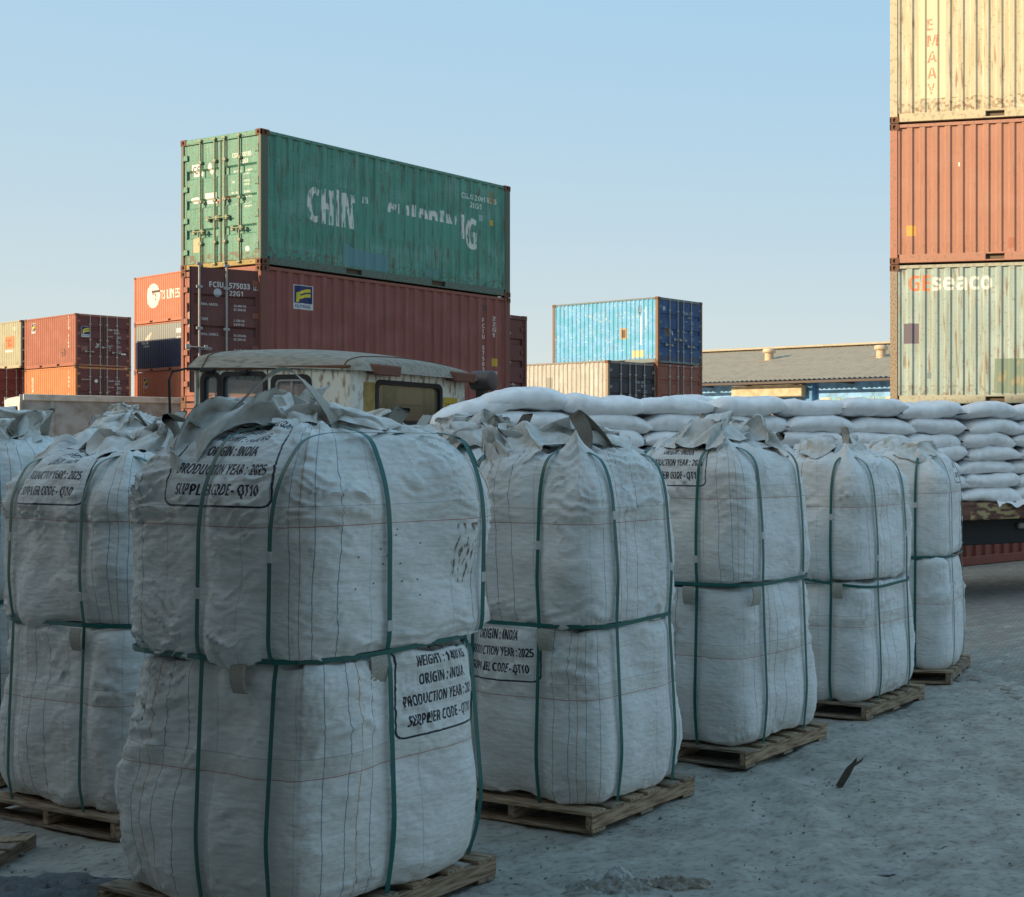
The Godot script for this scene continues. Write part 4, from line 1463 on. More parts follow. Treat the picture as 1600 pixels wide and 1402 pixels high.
	place("R", "rusty red container with maroon doors and a yellow-blue sticker, at the left", -46.7, 63.0, 5.90, 57, {"paint": paint(fred), "far": wrap_mat(fv.tex(), 0.6), "door_l": wrap_mat(ml.tex(), 0.6), "door_r": wrap_mat(mr.tex(), 0.6)}, "containers at the far left of the yard")
	var org := L(0.47, 0.17, 0.055)
	var ov := side_tex(145, org, 512, 220, 0.4)
	column_text(ov, "BEACON", 64, 56, 26, 22, white)
	column_text(ov, "TGHU 214", 446, 30, 20, 13, white)
	var nl := door_tex(146, maroon, 256, 512, 0.4)
	nl.rect(40, 110, 100, 6, white)
	nl.ellipse(190, 126, 18, 20, white)
	var nr := door_tex(147, maroon, 256, 512, 0.4)
	code_block(nr, 50, 130, 0.9, white, "TGHU  2144")
	place("R", "orange container with maroon doors under the rusty red one at the left", -46.7, 63.0, 5.90 - S, 57, {"paint": paint(org), "far": wrap_mat(ov.tex(), 0.6), "door_l": wrap_mat(nl.tex(), 0.6), "door_r": wrap_mat(nr.tex(), 0.6)}, "containers at the far left of the yard")
	place("R", "brown ground-level container under the orange and rusty red pair", -46.7, 63.0, 5.90 - 2 * S, 57, {"paint": paint(fred)}, "containers at the far left of the yard")
	var beige := L(0.36, 0.35, 0.24)
	var gv := side_tex(148, beige, 512, 220, 0.5)
	gv.rect(330, 70, 120, 62, L(0.55, 0.20, 0.08))
	gv.text("TEX", 345, 120, 34, 0.8, L(0.3, 0.06, 0.03))
	gv.text("2012", 430, 40, 14, 0.8, white)
	gv.rect(330, 140, 90, 10, white)
	place("R", "beige container with an orange panel, upper of the leftmost pair", -54.1, 69.0, 6.16, 57, {"paint": paint(beige), "far": wrap_mat(gv.tex(), 0.6), "door": paint(L(0.03, 0.03, 0.025))}, "containers at the far left of the yard")
	var lr := door_tex(149, L(0.2, 0.03, 0.025), 256, 512, 0.4)
	lr.text("UACU", 60, 150, 30, 0.8, white)
	place("R", "dark red container under the beige one at the far left", -55.3, 68.6, 6.16 - S, 57, {"paint": paint(L(0.2, 0.035, 0.03)), "door_r": wrap_mat(lr.tex(), 0.6), "door_l": paint(L(0.2, 0.035, 0.03))}, "containers at the far left of the yard")
	place("R", "dull red ground-level container of the leftmost pair", -54.1, 69.0, 6.16 - 2 * S, 57, {"paint": paint(fred)}, "containers at the far left of the yard")
	var tso := L(0.46, 0.155, 0.085)
	var tv := side_tex(151, tso, 512, 220, 0.3)
	tv.ellipse(180, 98, 66, 62, white)
	tv.poly(PackedVector2Array([Vector2(160, 72), Vector2(250, 72), Vector2(246, 84), Vector2(164, 84)]), L(0.10, 0.06, 0.05))
	tv.text("TS", 174, 122, 36, 0.8, L(0.10, 0.06, 0.05))
	tv.text("TS LlNES", 254, 122, 46, 0.75, white)
	place("R", "orange-red container with a round white emblem, left of the green one", -43.6, 66.7, 8.56, 57, {"paint": paint(tso), "far": wrap_mat(tv.tex(), 0.6)}, "containers at the far left of the yard")
	var navy := L(0.012, 0.025, 0.07)
	var nv := side_tex(153, navy, 512, 220, 0.3)
	nv.rect(0, 0, 512, 82, L(0.24, 0.26, 0.25))
	nv.rect(410, 30, 102, 22, white)
	nv.rect(410, 72, 50, 10, white)
	nv.poly(PackedVector2Array([Vector2(90, 78), Vector2(118, 56), Vector2(160, 36), Vector2(152, 62), Vector2(126, 78)]), L(0.6, 0.5, 0.42))
	nv.text("SEA LlNK", 66, 96, 13, 0.9, white, 0.3)
	nv.text("LOGlSTlCS", 84, 112, 9, 0.9, white, 0.3)
	place("R", "navy container with a grey upper band, second from the top left of the green one", -43.6, 66.7, 8.56 - S, 57, {"paint": paint(navy), "far": wrap_mat(nv.tex(), 0.6), "trim": paint(L(0.42, 0.15, 0.08))}, "containers at the far left of the yard")
	var pv := side_tex(155, tso, 512, 220, 0.3)
	leaf_logo(pv, 84, 26, 34)
	place("R", "orange container with a small dark sticker, below the navy one", -43.6, 66.7, 8.56 - 2 * S, 57, {"paint": paint(tso), "far": wrap_mat(pv.tex(), 0.6)}, "containers at the far left of the yard")
	place("R", "brown ground-level container under the orange, navy and emblem containers", -43.6, 66.7, 8.56 - 3 * S, 57, {"paint": paint(fred)}, "containers at the far left of the yard")
	# --- the tall stack at the right
	var sx := -2.48
	var sd := 23.66
	var base := 2.64
	var sea := L(0.27, 0.36, 0.34)
	var ev := side_tex(161, sea, 1024, 440, 0.9, L(0.16, 0.19, 0.15))
	ev.blotch(L(0.30, 0.22, 0.13), 10, 240, 0.74, 0.88, 0.5, 162)
	ev.fit("GE", 40, 78, 54, 70, L(0.60, 0.17, 0.07))
	ev.text("seaco", 118, 78, 60, 0.92, L(0.75, 0.72, 0.60))
	ev.rect(20, 190, 52, 70, L(0.10, 0.09, 0.12))
	ev.rect(326, 316, 330, 118, L(0.14, 0.20, 0.16))
	ev.blotch(L(0.34, 0.26, 0.14), 30, 60, 0.6, 0.75, 0.7, 163, Rect2i(326, 316, 330, 118))
	ev.rect(100, 360, 14, 22, L(0.14, 0.2, 0.2))
	place("L", "grey-green container with orange and white lettering, third from the top of the tall right-hand stack", sx, sd, base, -11.4, {"paint": paint(sea), "near": wrap_mat(ev.tex(), 0.6), "fine": true, "post": paint(L(0.24, 0.20, 0.14), "rust", 0.9), "trim": paint(L(0.32, 0.33, 0.26), "grime2", 0.8)})
	var ra := L(0.33, 0.15, 0.10)
	var av := side_tex(165, ra, 1024, 440, 0.35)
	av.rect(30, 340, 30, 36, L(0.58, 0.30, 0.05))
	av.rect(206, 128, 5, 14, white)
	av.rect(370, 392, 24, 36, Color(L(0.3, 0.1, 0.06), 0.8))
	place("L", "terracotta container with a small yellow sticker, second in the tall right-hand stack", sx, sd, base + S, -11.4, {"paint": paint(ra), "near": wrap_mat(av.tex(), 0.6), "fine": true, "post": paint(L(0.33, 0.13, 0.08), "grime2", 0.8), "trim": paint(L(0.33, 0.15, 0.10), "grime2", 0.8)})
	var tan := L(0.46, 0.42, 0.30)
	var hv := side_tex(167, tan, 1024, 440, 0.8, L(0.30, 0.22, 0.09))
	hv.rect(78, 0, 84, 392, L(0.60, 0.54, 0.36))
	var vs := " EMAAY"
	for i in vs.length():
		hv.text(vs[i], 100, 100 + i * 56, 40, 0.95, L(0.5, 0.20, 0.14), 0.7)
	hv.blotch(L(0.15, 0.10, 0.05), 22, 20, 0.62, 0.72, 0.7, 168, Rect2i(60, 390, 500, 46))
	place("L", "pale yellow container with a white vertical strip, topmost of the tall right-hand stack", sx, sd, base + 2 * S, -11.4, {"paint": paint(tan), "near": wrap_mat(hv.tex(), 0.6), "fine": true, "post": paint(L(0.44, 0.39, 0.26), "grime2", 0.7), "trim": paint(L(0.44, 0.39, 0.26), "grime2", 0.7)})
	place("L", "brown container at the foot of the tall right-hand stack, behind the white sacks", sx, sd, base - S, -11.4, {"paint": paint(L(0.19, 0.06, 0.045))})

func stacks() -> void:
	var common := "bag stack"
	var C := func(who: String) -> Array:
		return ["upright green strap left of the printed middle, " + who, "upright green strap left of the front corner, " + who, "upright green strap right of the front corner, " + who, "upright green strap at the far right edge, " + who, "level green strap at the bag joint, " + who]
	stack({"x": -2.63, "d": 4.65, "th": 67, "seed": 3, "lo": 0.935, "up": 0.86, "nu": 440, "hx": 0.455, "hz": 0.555, "upx": 1.10, "upz": 0.93, "off": Vector2(0.03, 0.045), "oz": 0.225, "ox": 0.17, "wd": 1.16, "dp": 0.93, "leanu": -0.02, "lean": 0.03, "leanx": 0.04, "sx": 0.245, "sz": 0.185, "where": "the nearest stack", "ear": 0.02,
		"pallet": "wooden pallet under the nearest, largest bag stack", "low_label": "lower white bulk bag of the nearest stack, black print on its right side", "up_label": "upper bulk bag of the nearest stack, brown stains on its right edge",
		"low_mat": "right", "up_mat": "stained", "straps": C.call("the nearest stack"), "clip": 0.30, "clip_on": 2, "tabs": [[0, 0.26], [1, -0.12]],
		"cloth": [[-0.20, -0.24, 0.46, 0.46, 0.5, 0.125], [-0.02, -0.20, 0.46, 0.40, -0.3, 0.10], [0.10, 0.12, 0.40, 0.40, 0.9, 0.07], [0.22, -0.28, 0.35, 0.3, 0.1, 0.12]],
		"loops": [[-0.22, -0.20, -0.02, 0.22, 0.26, Vector3(0.02, 0, 0.0), 0.055, 0, 0.3], [-0.30, -0.34, -0.28, -0.10, 0.13, Vector3(-0.08, 0, -0.06), 0.06, 0, 0.6], [0.24, 0.24, 0.32, 0.02, 0.10, Vector3(0.05, 0, 0.05), 0.06, 1, 0.2], [0.02, 0.2, 0.12, 0.26, 0.07, Vector3(0, 0, 0.0), 0.03, 0, 0.2]]})
	stack({"x": -2.064, "d": 6.116, "th": 67, "seed": 5, "lo": 0.86, "up": 0.845, "nu": 320, "hx": 0.355, "dp": 0.79, "where": "the second stack", "ear": 0.13, "oz": -0.07, "ox": 0.03, "lean": 0.0, "leanu": -0.03,
		"pallet": "wooden pallet under the second bag stack, its bearers showing beside the dirt track", "low_label": "lower white bulk bag of the second stack, print half hidden by the nearest stack", "up_label": "upper white bulk bag of the second stack, with a dark loop on top",
		"low_mat": "left_back", "up_mat": "back", "straps": C.call("the second stack"), "clip": 0.48, "tabs": [[0, 0.2]],
		"cloth": [[-0.05, -0.1, 0.5, 0.5, 0.4, 0.10], [-0.2, -0.3, 0.4, 0.36, 0.1, 0.12], [0.2, 0.05, 0.34, 0.34, 1.1, 0.10]],
		"loops": [[-0.12, 0.22, 0.10, 0.20, 0.20, Vector3(-0.06, 0, -0.10), 0.075, 1, 0.5], [-0.25, -0.3, -0.05, -0.3, 0.15, Vector3(0, 0, -0.05), 0.06, 0, 0.3], [0.22, -0.15, 0.28, 0.08, 0.09, Vector3(0.05, 0, 0), 0.06, 1, 0.2]]})
	stack({"x": -1.60, "d": 7.356, "th": 66, "seed": 8, "lo": 0.93, "up": 0.80, "nu": 280, "where": "the third stack", "ear": 0.07, "oz": -0.07, "leanu": -0.03,
		"pallet": "wooden pallet under the third bag stack, between the second and fourth", "low_label": "lower white bulk bag of the third stack, two pale webbing stubs at its top", "up_label": "upper white bulk bag of the third stack, framed print at its shoulder",
		"low_mat": "back", "up_mat": "left", "straps": C.call("the third stack"), "clip": 0.2, "tabs": [[0, 0.1], [1, -0.3]],
		"cloth": [[-0.1, 0.05, 0.46, 0.46, 0.2, 0.12], [0.15, 0.1, 0.44, 0.40, 0.8, 0.13], [0.1, -0.25, 0.4, 0.34, 0.3, 0.10]],
		"loops": [[-0.14, -0.1, 0.0, -0.02, 0.20, Vector3(0, 0, -0.02), 0.045, 0, 0.5], [0.0, -0.02, 0.12, 0.06, 0.17, Vector3(0, 0, 0.03), 0.05, 1, 0.4], [0.26, 0.2, 0.34, 0.0, 0.12, Vector3(0.10, 0, 0.08), 0.06, 1, 0.3]]})
	stack({"x": -1.066, "d": 8.665, "th": 67, "seed": 12, "lo": 0.82, "up": 0.845, "nu": 240, "where": "the fourth stack", "ear": 0.11, "tilt": -0.10, "leanu": -0.04,
		"pallet": "light brown pallet under the fourth bag stack", "low_label": "lower white bulk bag of the fourth stack, on the light brown pallet", "up_label": "upper white bulk bag of the fourth stack, unprinted, with a pale upright loop",
		"low_mat": "back", "up_mat": "back", "straps": C.call("the fourth stack"), "tabs": [[0, 0.28]],
		"cloth": [[0.0, 0.0, 0.5, 0.46, 0.6, 0.10], [0.15, -0.2, 0.4, 0.3, 0.1, 0.09]],
		"loops": [[-0.05, 0.1, 0.04, 0.14, 0.21, Vector3(-0.02, 0, -0.03), 0.055, 0, 0.3], [0.04, 0.14, 0.10, 0.0, 0.16, Vector3(0.02, 0, -0.05), 0.055, 0, 0.5]]})
	stack({"x": -0.57, "d": 10.0, "th": 82, "seed": 15, "lo": 0.87, "up": 0.80, "nu": 220, "where": "the farthest stack", "ear": 0.03, "leanu": -0.02, "leanx": 0.02,
		"pallet": "pallet under the farthest bag stack, next to the paving blocks", "low_label": "lower white bulk bag of the farthest stack, beside the paving blocks", "up_label": "upper white bulk bag of the farthest stack, print on its narrow right side",
		"low_mat": "back", "up_mat": "right", "straps": C.call("the farthest stack"),
		"cloth": [[-0.05, 0.1, 0.5, 0.5, 0.2, 0.08], [0.1, -0.1, 0.46, 0.4, 0.7, 0.09]],
		"loops": [[-0.15, 0.1, 0.02, 0.2, 0.07, Vector3(-0.05, 0, 0.05), 0.06, 0, 0.3]]})
	stack({"x": -4.26, "d": 6.0, "th": 66, "hz": 0.52, "wd": 1.10, "sz": 0.29, "oz": -0.02, "seed": 19, "lo": 0.88, "up": 0.80, "nu": 300, "where": "the stack left of the nearest one", "leanu": 0.02,
		"pallet": "pallet under the bag stack left of the nearest one", "low_label": "lower white bulk bag of the stack left of the nearest one", "up_label": "upper white bulk bag left of the nearest stack, print slumped over its shoulder",
		"low_mat": "back", "up_mat": "left", "straps": C.call("the stack left of the nearest one"), "tabs": [[0, 0.24]],
		"cloth": [[0.0, 0.0, 0.5, 0.5, 0.3, 0.10], [0.05, 0.25, 0.44, 0.34, 0.9, 0.13], [0.2, -0.15, 0.4, 0.4, 0.1, 0.12]],
		"loops": [[-0.05, 0.02, 0.02, 0.36, 0.15, Vector3(0.02, 0, 0), 0.05, 0, 0.3], [0.2, 0.1, 0.25, 0.28, 0.22, Vector3(0, 0, 0), 0.07, 0, 0.5], [0.1, -0.3, 0.25, -0.2, 0.14, Vector3(0, 0, -0.04), 0.06, 0, 0.3]]})
	var back := [[-5.62, 6.72, "at the very left edge", 23, 0.90, 0.86], [-5.59, 7.82, "behind the slumped-print stack", 27, 0.92, 0.86], [-2.96, 7.02, "showing between the two nearest stacks", 33, 0.90, 0.84], [-3.94, 7.82, "hidden behind the nearest stack", 36, 0.92, 0.84]]
	for q in back:
		var i: int = q[3]
		stack({"x": q[0], "d": q[1], "th": 66 + (i % 3), "seed": i, "lo": q[4], "up": q[5], "nu": 220, "where": "", "leanu": 0.01 * (i % 3),
			"pallet": "pallet under the bag stack " + q[2], "low_label": "lower white bulk bag of the stack " + q[2], "up_label": "upper white bulk bag of the stack " + q[2],
			"low_mat": "back", "up_mat": "back", "straps": C.call("the stack " + q[2]),
			"cloth": [[0.0, 0.05, 0.5, 0.5, 0.3 * i, 0.13], [0.15, -0.2, 0.42, 0.36, 0.2 * i, 0.13], [-0.2, 0.2, 0.4, 0.36, 0.5 * i, 0.10]],
			"loops": [[-0.2, 0.2, 0.0, 0.3, 0.18, Vector3(-0.03, 0, 0.02), 0.06, 0, 0.3], [0.1, 0.2, 0.28, 0.05, 0.20, Vector3(0.06, 0, 0.02), 0.055, 2 if i == 33 else 0, 0.4], [0.2, -0.3, 0.0, -0.25, 0.14, Vector3(0, 0, -0.08), 0.06, 1, 0.3]]})

func trailer() -> void:
	var T := Transform3D(Basis(Vector3.UP, deg_to_rad(34.8)), Vector3(-5.75, 0, -11.6))
	var o := thing("flatbed_trailer", "rusty brown flatbed trailer carrying the white sacks", "trailer", T.origin)
	o.basis = T.basis
	var Lt := 9.6
	var W := 2.4
	var cv := Canvas.new(1024, 64, L(0.13, 0.055, 0.038), 171)
	cv.blotch(L(0.20, 0.10, 0.065), 60, 20, 0.45, 0.8, 0.8, 172)
	cv.blotch(L(0.06, 0.04, 0.035), 20, 20, 0.6, 0.75, 0.8, 173)
	cv.blotch(L(0.42, 0.34, 0.17), 26, 22, 0.44, 0.52, 0.95, 174, Rect2i(665, 4, 75, 60))
	for i in 4:
		cv.rect(786 + i * 9, 14, 5, 12, Color(L(0.5, 0.47, 0.4), 0.8))
	var mb := MB.new()
	mb.box(Vector3(0, 0.99, -0.10), Vector3(Lt, 1.205, 0.0), 0.012)
	for i in mb.v.size():
		mb.t[i] = Vector2(mb.v[i].x / Lt, (1.205 - mb.v[i].y) / 0.215)
	part("side_beam", mb.mesh(), wrap_mat(cv.tex(), 0.75), o)
	mb = MB.new()
	mb.box(Vector3(0, 0.99, -W), Vector3(Lt, 1.205, -W + 0.1), 0.012)
	part("side_beam", mb.mesh(), M.rusty_block, o)
	for i in 12:
		mb = MB.new()
		mb.box(Vector3(0.01, 1.155, -0.115 - (i + 1) * 0.181 + 0.006), Vector3(Lt - 0.01, 1.2, -0.115 - i * 0.181), 0.004)
		part("plank", mb.mesh(), M.wood[i % 3], o)
	mb = MB.new()
	for x in range(0, 10):
		mb.box(Vector3(0.05 + x * 0.95, 1.04, -W + 0.1), Vector3(0.13 + x * 0.95, 1.15, -0.1))
	part("cross_members", mb.mesh(), M.dark_steel, o).set_meta("kind", "stuff")
	for z in [-0.62, -1.72]:
		mb = MB.new()
		mb.box(Vector3(0.1, 0.66, z - 0.07), Vector3(Lt - 0.1, 1.035, z + 0.07), 0.01)
		part("chassis_beam", mb.mesh(), M.dark_steel, o)
	mb = MB.new()
	mb.box(Vector3(4.0, 0.68, -0.22), Vector3(Lt - 0.3, 0.985, -0.16), 0.008)
	part("underdeck_shade_panel", mb.mesh(), mat(L(0.012, 0.012, 0.013), 0.7), o)  # added black panel, stands for the dark shade along the chassis
	mb = MB.new()
	mb.box(Vector3(7.0, 0.86, -0.158), Vector3(7.12, 0.93, -0.10), 0.012)
	part("marker_lamp", mb.mesh(), mat(L(0.25, 0.22, 0.18), 0.4), o)
	for x in [1.2, 2.4, 3.5]:
		for z in [-0.28, -W + 0.28]:
			wheel(o, Vector3(x, 0.5, z), Basis(Vector3(1, 0, 0), PI / 2))
	# sacks: seven courses, two rows deep
	var kinds := []
	for i in 8:
		kinds.append(sack_mesh(200 + i))
	var g := RandomNumberGenerator.new()
	g.seed = 9
	var ord := ["bottom", "second", "third", "fourth", "fifth", "sixth", "top"]
	var hidden := []
	for row in 2:
		for lay in 7:
			var cnt := 12
			for c in cnt:
				var sh := 0.0 if lay % 2 == 0 else 0.07
				if row == 1:
					sh += 0.3
				var x := 0.42 + c * 0.765 + sh + g.randf_range(-0.035, 0.035)
				var y := 1.205 + 0.082 + lay * 0.163 + g.randf_range(-0.008, 0.008)
				var z := -0.24 - row * 0.46 + g.randf_range(-0.025, 0.025)
				var bt := Basis(Vector3.UP, g.randf_range(-0.05, 0.05)) * Basis(Vector3(0, 0, 1), g.randf_range(-0.035, 0.035)) * Basis(Vector3(1, 0, 0), g.randf_range(-0.08, 0.08))
				if lay == 6:
					y += g.randf_range(-0.01, 0.05)
					bt = bt * Basis(Vector3(0, 0, 1), g.randf_range(-0.07, 0.07))
				if c == 0 and lay >= 4:
					bt = bt * Basis(Vector3(0, 0, 1), 0.10 * (lay - 3))
					x += 0.13 * (lay - 3)
					y -= 0.012 * (lay - 3)
				if g.randf() < 0.5:
					bt = bt * Basis(Vector3.UP, PI)
				if row == 1 and lay < 6:
					hidden.append(T * Transform3D(bt, Vector3(x, y, z)))
					continue
				var s := part("filled_sack", kinds[g.randi() % 8], M.sack)
				s.transform = T * Transform3D(bt.scaled_local(Vector3(g.randf_range(0.95, 1.05), g.randf_range(0.92, 1.08), 1.0)), Vector3(x, y, z))
				var num: String = ["first", "second", "third", "fourth", "fifth", "sixth", "seventh", "eighth", "ninth", "tenth", "eleventh", "last"][c]
				tag(s, "white sack, %s from the lorry end, %s layer, %s row" % [num, ord[lay], "front" if row == 0 else "back"], "sack", "white sacks on the flatbed")
	var hm := MultiMesh.new()
	hm.transform_format = MultiMesh.TRANSFORM_3D
	hm.mesh = kinds[0]
	hm.instance_count = hidden.size()
	for i in hidden.size():
		hm.set_instance_transform(i, hidden[i])
	var hi := MultiMeshInstance3D.new()
	hi.multimesh = hm
	hi.material_override = M.sack
	hi.name = "sack_pile"
	hi.set_meta("kind", "stuff")
	hi.set_meta("label", "white sacks packed behind the front row of the load")
	add_child(hi)
	var p := PackedVector3Array()
	var u := PackedVector2Array()
	for i in 61:
		for j in 7:
			var a := i / 60.0
			var b := j / 6.0
			var q := Vector3(6.6 + a * 2.3, 1.215 + 0.02 * sin(a * 40.0) * b, 0.02 - 0.16 * (1.0 - b) + 0.04 * b)
			q.y += nz.get_noise_2d(a * 14.0, b * 2.0) * 0.05 + 0.03 * (1.0 - b) - 0.05 * b * b
			q.z += nz2.get_noise_2d(a * 16.0, b * 2.0) * 0.03 * b
			p.append(q)
			u.append(Vector2(a, b))
	mb = MB.new()
	mb.grid(p, u, 61, 7)
	var sh := part("plastic_sheet", mb.mesh(), M.sack)
	sh.transform = T
	tag(sh, "crumpled white sheet tucked under the lowest sacks on the flatbed edge", "sheet")

func lorry() -> void:
	var T := Transform3D(Basis(Vector3.UP, deg_to_rad(-10)), Vector3(-7.52, 0, -14.4))
	# own frame: the near rear corner at the origin, nose towards -x, near side at z = 0
	var o := thing("old_lorry", "old white lorry cab with a domed grey roof and rust streaks", "lorry", T.origin)
	o.basis = T.basis
	var Lc := 2.06
	var W := 2.1
	var cream := worn(L(0.68, 0.68, 0.60), 0.55, noise_tex(21, 0.014, [[0.0, Color(L(0.16, 0.09, 0.05), 1.0)], [0.3, Color(L(0.30, 0.22, 0.14), 0.75)], [0.42, Color(L(0.42, 0.38, 0.30), 0.35)], [0.55, Color(1, 1, 1, 0.0)]], 512, 5), 0.8)
	cream.uv1_scale = Vector3(1.6, 0.5, 1.6)
	var roofm := worn(L(0.285, 0.26, 0.205), 0.7, noise_tex(22, 0.02, [[0.0, Color(L(0.10, 0.085, 0.065), 0.9)], [0.4, Color(L(0.16, 0.15, 0.12), 0.6)], [0.55, Color(L(0.30, 0.28, 0.24), 0.0)], [0.8, Color(L(0.38, 0.36, 0.31), 0.7)]], 512, 5), 0.7)
	roofm.uv1_scale = Vector3(0.45, 2.2, 2.0)
	var sidepts := [Rect2(-Lc + 0.10, 2.16, 0.20, 0.53), Rect2(-Lc + 0.35, 2.16, 0.55, 0.53), Rect2(-Lc + 1.02, 2.12, 0.45, 0.53)]
	for side in 2:
		var z := 0.0 if side == 0 else -W + 0.05
		part("side_panel", panel_with_holes(-Lc, -0.10, 1.0, 2.78, sidepts, 0.05), cream, o).position = Vector3(0, 0, z)
		for h in sidepts:
			var r: Rect2 = h
			var mb := MB.new()
			mb.ring(rrect(r.size.x + 0.07, r.size.y + 0.07, 0.09), rrect(r.size.x - 0.03, r.size.y - 0.03, 0.06), -0.06, 0.012)
			var fr := part("window_frame", mb.mesh(), M.rubber, o)
			fr.position = Vector3(r.get_center().x, r.get_center().y, z)
			mb = MB.new()
			mb.prism(rrect(r.size.x - 0.02, r.size.y - 0.02, 0.06), -0.028, -0.022)
			part("pane", mb.mesh(), M.glass, fr)
			if r.position.x > -1.2 and side == 0:
				mb = MB.new()
				mb.ring(rrect(r.size.x - 0.035, r.size.y - 0.035, 0.06), rrect(r.size.x - 0.085, r.size.y - 0.085, 0.045), -0.02, 0.004)
				mb.box(Vector3(-0.012, -r.size.y * 0.5 + 0.03, -0.018), Vector3(0.012, r.size.y * 0.5 - 0.03, 0.0))
				part("sash", mb.mesh(), M.galv, fr)
	# rounded rear corners
	for side in 2:
		var mb := MB.new()
		var pts := PackedVector2Array()
		for i in 7:
			var a := PI / 2 * i / 6.0
			pts.append(Vector2(-0.10 + 0.10 * sin(a), -0.10 + 0.10 * cos(a)))
		for i in 7:
			var a := PI / 2 * (6 - i) / 6.0
			pts.append(Vector2(-0.10 + 0.05 * sin(a), -0.10 + 0.05 * cos(a)))
		if side == 1:
			for i in pts.size():
				pts[i].y = -W - pts[i].y
		mb.prism(pts, -2.745, -1.0, Vector3.ZERO, Basis(Vector3(1, 0, 0), Vector3(0, 0, 1), Vector3(0, -1, 0)))
		part("corner_panel", mb.mesh(), cream, o)
	# rear wall: own x runs along -z of the lorry
	var RB := Basis(Vector3(0, 0, -1), Vector3(0, 1, 0), Vector3(1, 0, 0))
	var rear := part("rear_panel", panel_with_holes(0.10, W - 0.10, 1.0, 2.73, [Rect2(0.36, 2.16, 1.16, 0.44)], 0.05), cream, o)
	rear.basis = RB
	var fb := MB.new()
	fb.ring(rrect(1.24, 0.52, 0.09), rrect(1.13, 0.41, 0.06), -0.06, 0.014)
	var wf := part("window_frame", fb.mesh(), M.rubber, o)
	wf.transform = Transform3D(RB, Vector3(0, 2.38, -0.94))
	fb = MB.new()
	fb.prism(rrect(1.14, 0.42, 0.06), -0.028, -0.022)
	part("pane", fb.mesh(), M.glass_tint, wf)
	var gutter := MB.new()
	gutter.box(Vector3(-Lc - 0.02, 2.745, -0.012), Vector3(-0.06, 2.785, 0.03), 0.008)
	gutter.box(Vector3(-0.03, 2.73, -W + 0.1), Vector3(0.035, 2.765, -0.10), 0.008)
	part("gutter", gutter.mesh(), M.rusty_block, o)
	var ymat := Canvas.new(96, 160, L(0.50, 0.34, 0.03), 181)
	ymat.text("GOODS", 10, 58, 30, 0.6, L(0.03, 0.02, 0.015))
	ymat.text("CARR", 12, 118, 30, 0.7, L(0.03, 0.02, 0.015))
	var sp := MB.new()
	sp.quad(Vector3(-0.13, -0.20, 0.008), Vector3(0.13, -0.20, 0.008), Vector3(0.13, 0.20, 0.008), Vector3(-0.13, 0.20, 0.008))
	sp.box(Vector3(-0.13, -0.20, 0.0), Vector3(0.13, 0.20, 0.006))
	part("warning_plate", sp.mesh(), wrap_mat(ymat.tex(), 0.6), o).transform = Transform3D(RB, Vector3(0.002, 2.28, -1.72))
	var yb := MB.new()
	yb.box(Vector3(0.0, 2.12, -0.33), Vector3(0.006, 2.60, -0.13))
	part("yellow_panel", yb.mesh(), worn(L(0.34, 0.25, 0.08), 0.7, M.grime, 1.0, true), o)
	for w in [0.14, 1.60]:
		var mb := MB.new()
		mb.obox(Vector3(0.10, 2.745, -w - 0.21), Basis(Vector3(0, 0, 1), -0.12), Vector3(0.16, 0.125, 0.40), 0.015)
		part("lamp_housing", mb.mesh(), worn(L(0.17, 0.075, 0.055), 0.8, M.rust, 2.0), o)
	# roof: a thick domed shell, falling towards the back
	var p := PackedVector3Array()
	var u := PackedVector2Array()
	var NR := 34
	var NC := 25
	for i in NR + 1:
		var a := float(i) / NR
		for j in NC + 1:
			var b := float(j) / NC
			var s := 2.0 * b - 1.0
			var k := 2.0 * a - 1.0
			# rounded-box dome
			var ex := pow(maxf(0.0, 1.0 - pow(absf(s), 7.0)), 0.45)
			var ez := pow(maxf(0.0, 1.0 - pow(absf(k), 9.0)), 0.45)
			var m := minf(ex, ez)
			var cx := -Lc - 0.08 + (Lc + 0.20) * a
			var drop := -0.05 * a - 0.12 * pow(maxf(0, a - 0.35), 1.5)
			var y := 2.775 + drop * 0.5 + m * 0.19 + (0.10 * (1.0 - s * s) * (1.0 - 0.5 * k * k)) * m + drop * m * 0.6
			p.append(Vector3(cx, y, -W * 0.5 - s * (W * 0.5 + 0.04)))
			u.append(Vector2(a, b))
	var rm := MB.new()
	rm.grid(p, u, NR + 1, NC + 1, false, false)
	part("roof", rm.mesh(), roofm, o)
	var rim := MB.new()
	for x in [-Lc + 0.12, -0.10]:
		var pts := []
		for j in range(0, 26):
			var b := j / 25.0
			var row := clampi(int((x + Lc + 0.08) / (Lc + 0.20) * NR), 0, NR)
			pts.append(p[row * (NC + 1) + j] + Vector3(0, 0.004, 0))
		rim.tube(pts, 0.008, 6)
	part("roof_rib", rim.mesh(), M.rusty_block, o)
	# front, floor, chassis and wheels
	var fm := MB.new()
	fm.box(Vector3(-Lc - 0.02, 1.0, -W), Vector3(-Lc, 2.0, 0.0))
	fm.box(Vector3(-Lc - 0.02, 2.0, -W), Vector3(-Lc + 0.04, 2.78, -W + 0.09))
	fm.box(Vector3(-Lc - 0.02, 2.0, -0.09), Vector3(-Lc + 0.04, 2.78, 0.0))
	fm.box(Vector3(-Lc - 0.02, 2.66, -W + 0.09), Vector3(-Lc + 0.04, 2.78, -0.09))
	part("front_panel", fm.mesh(), cream, o)
	var wsn := MB.new()
	wsn.box(Vector3(-Lc, 2.0, -W + 0.09), Vector3(-Lc + 0.006, 2.66, -0.09))
	part("windscreen", wsn.mesh(), M.glass, o)
	var seam := MB.new()
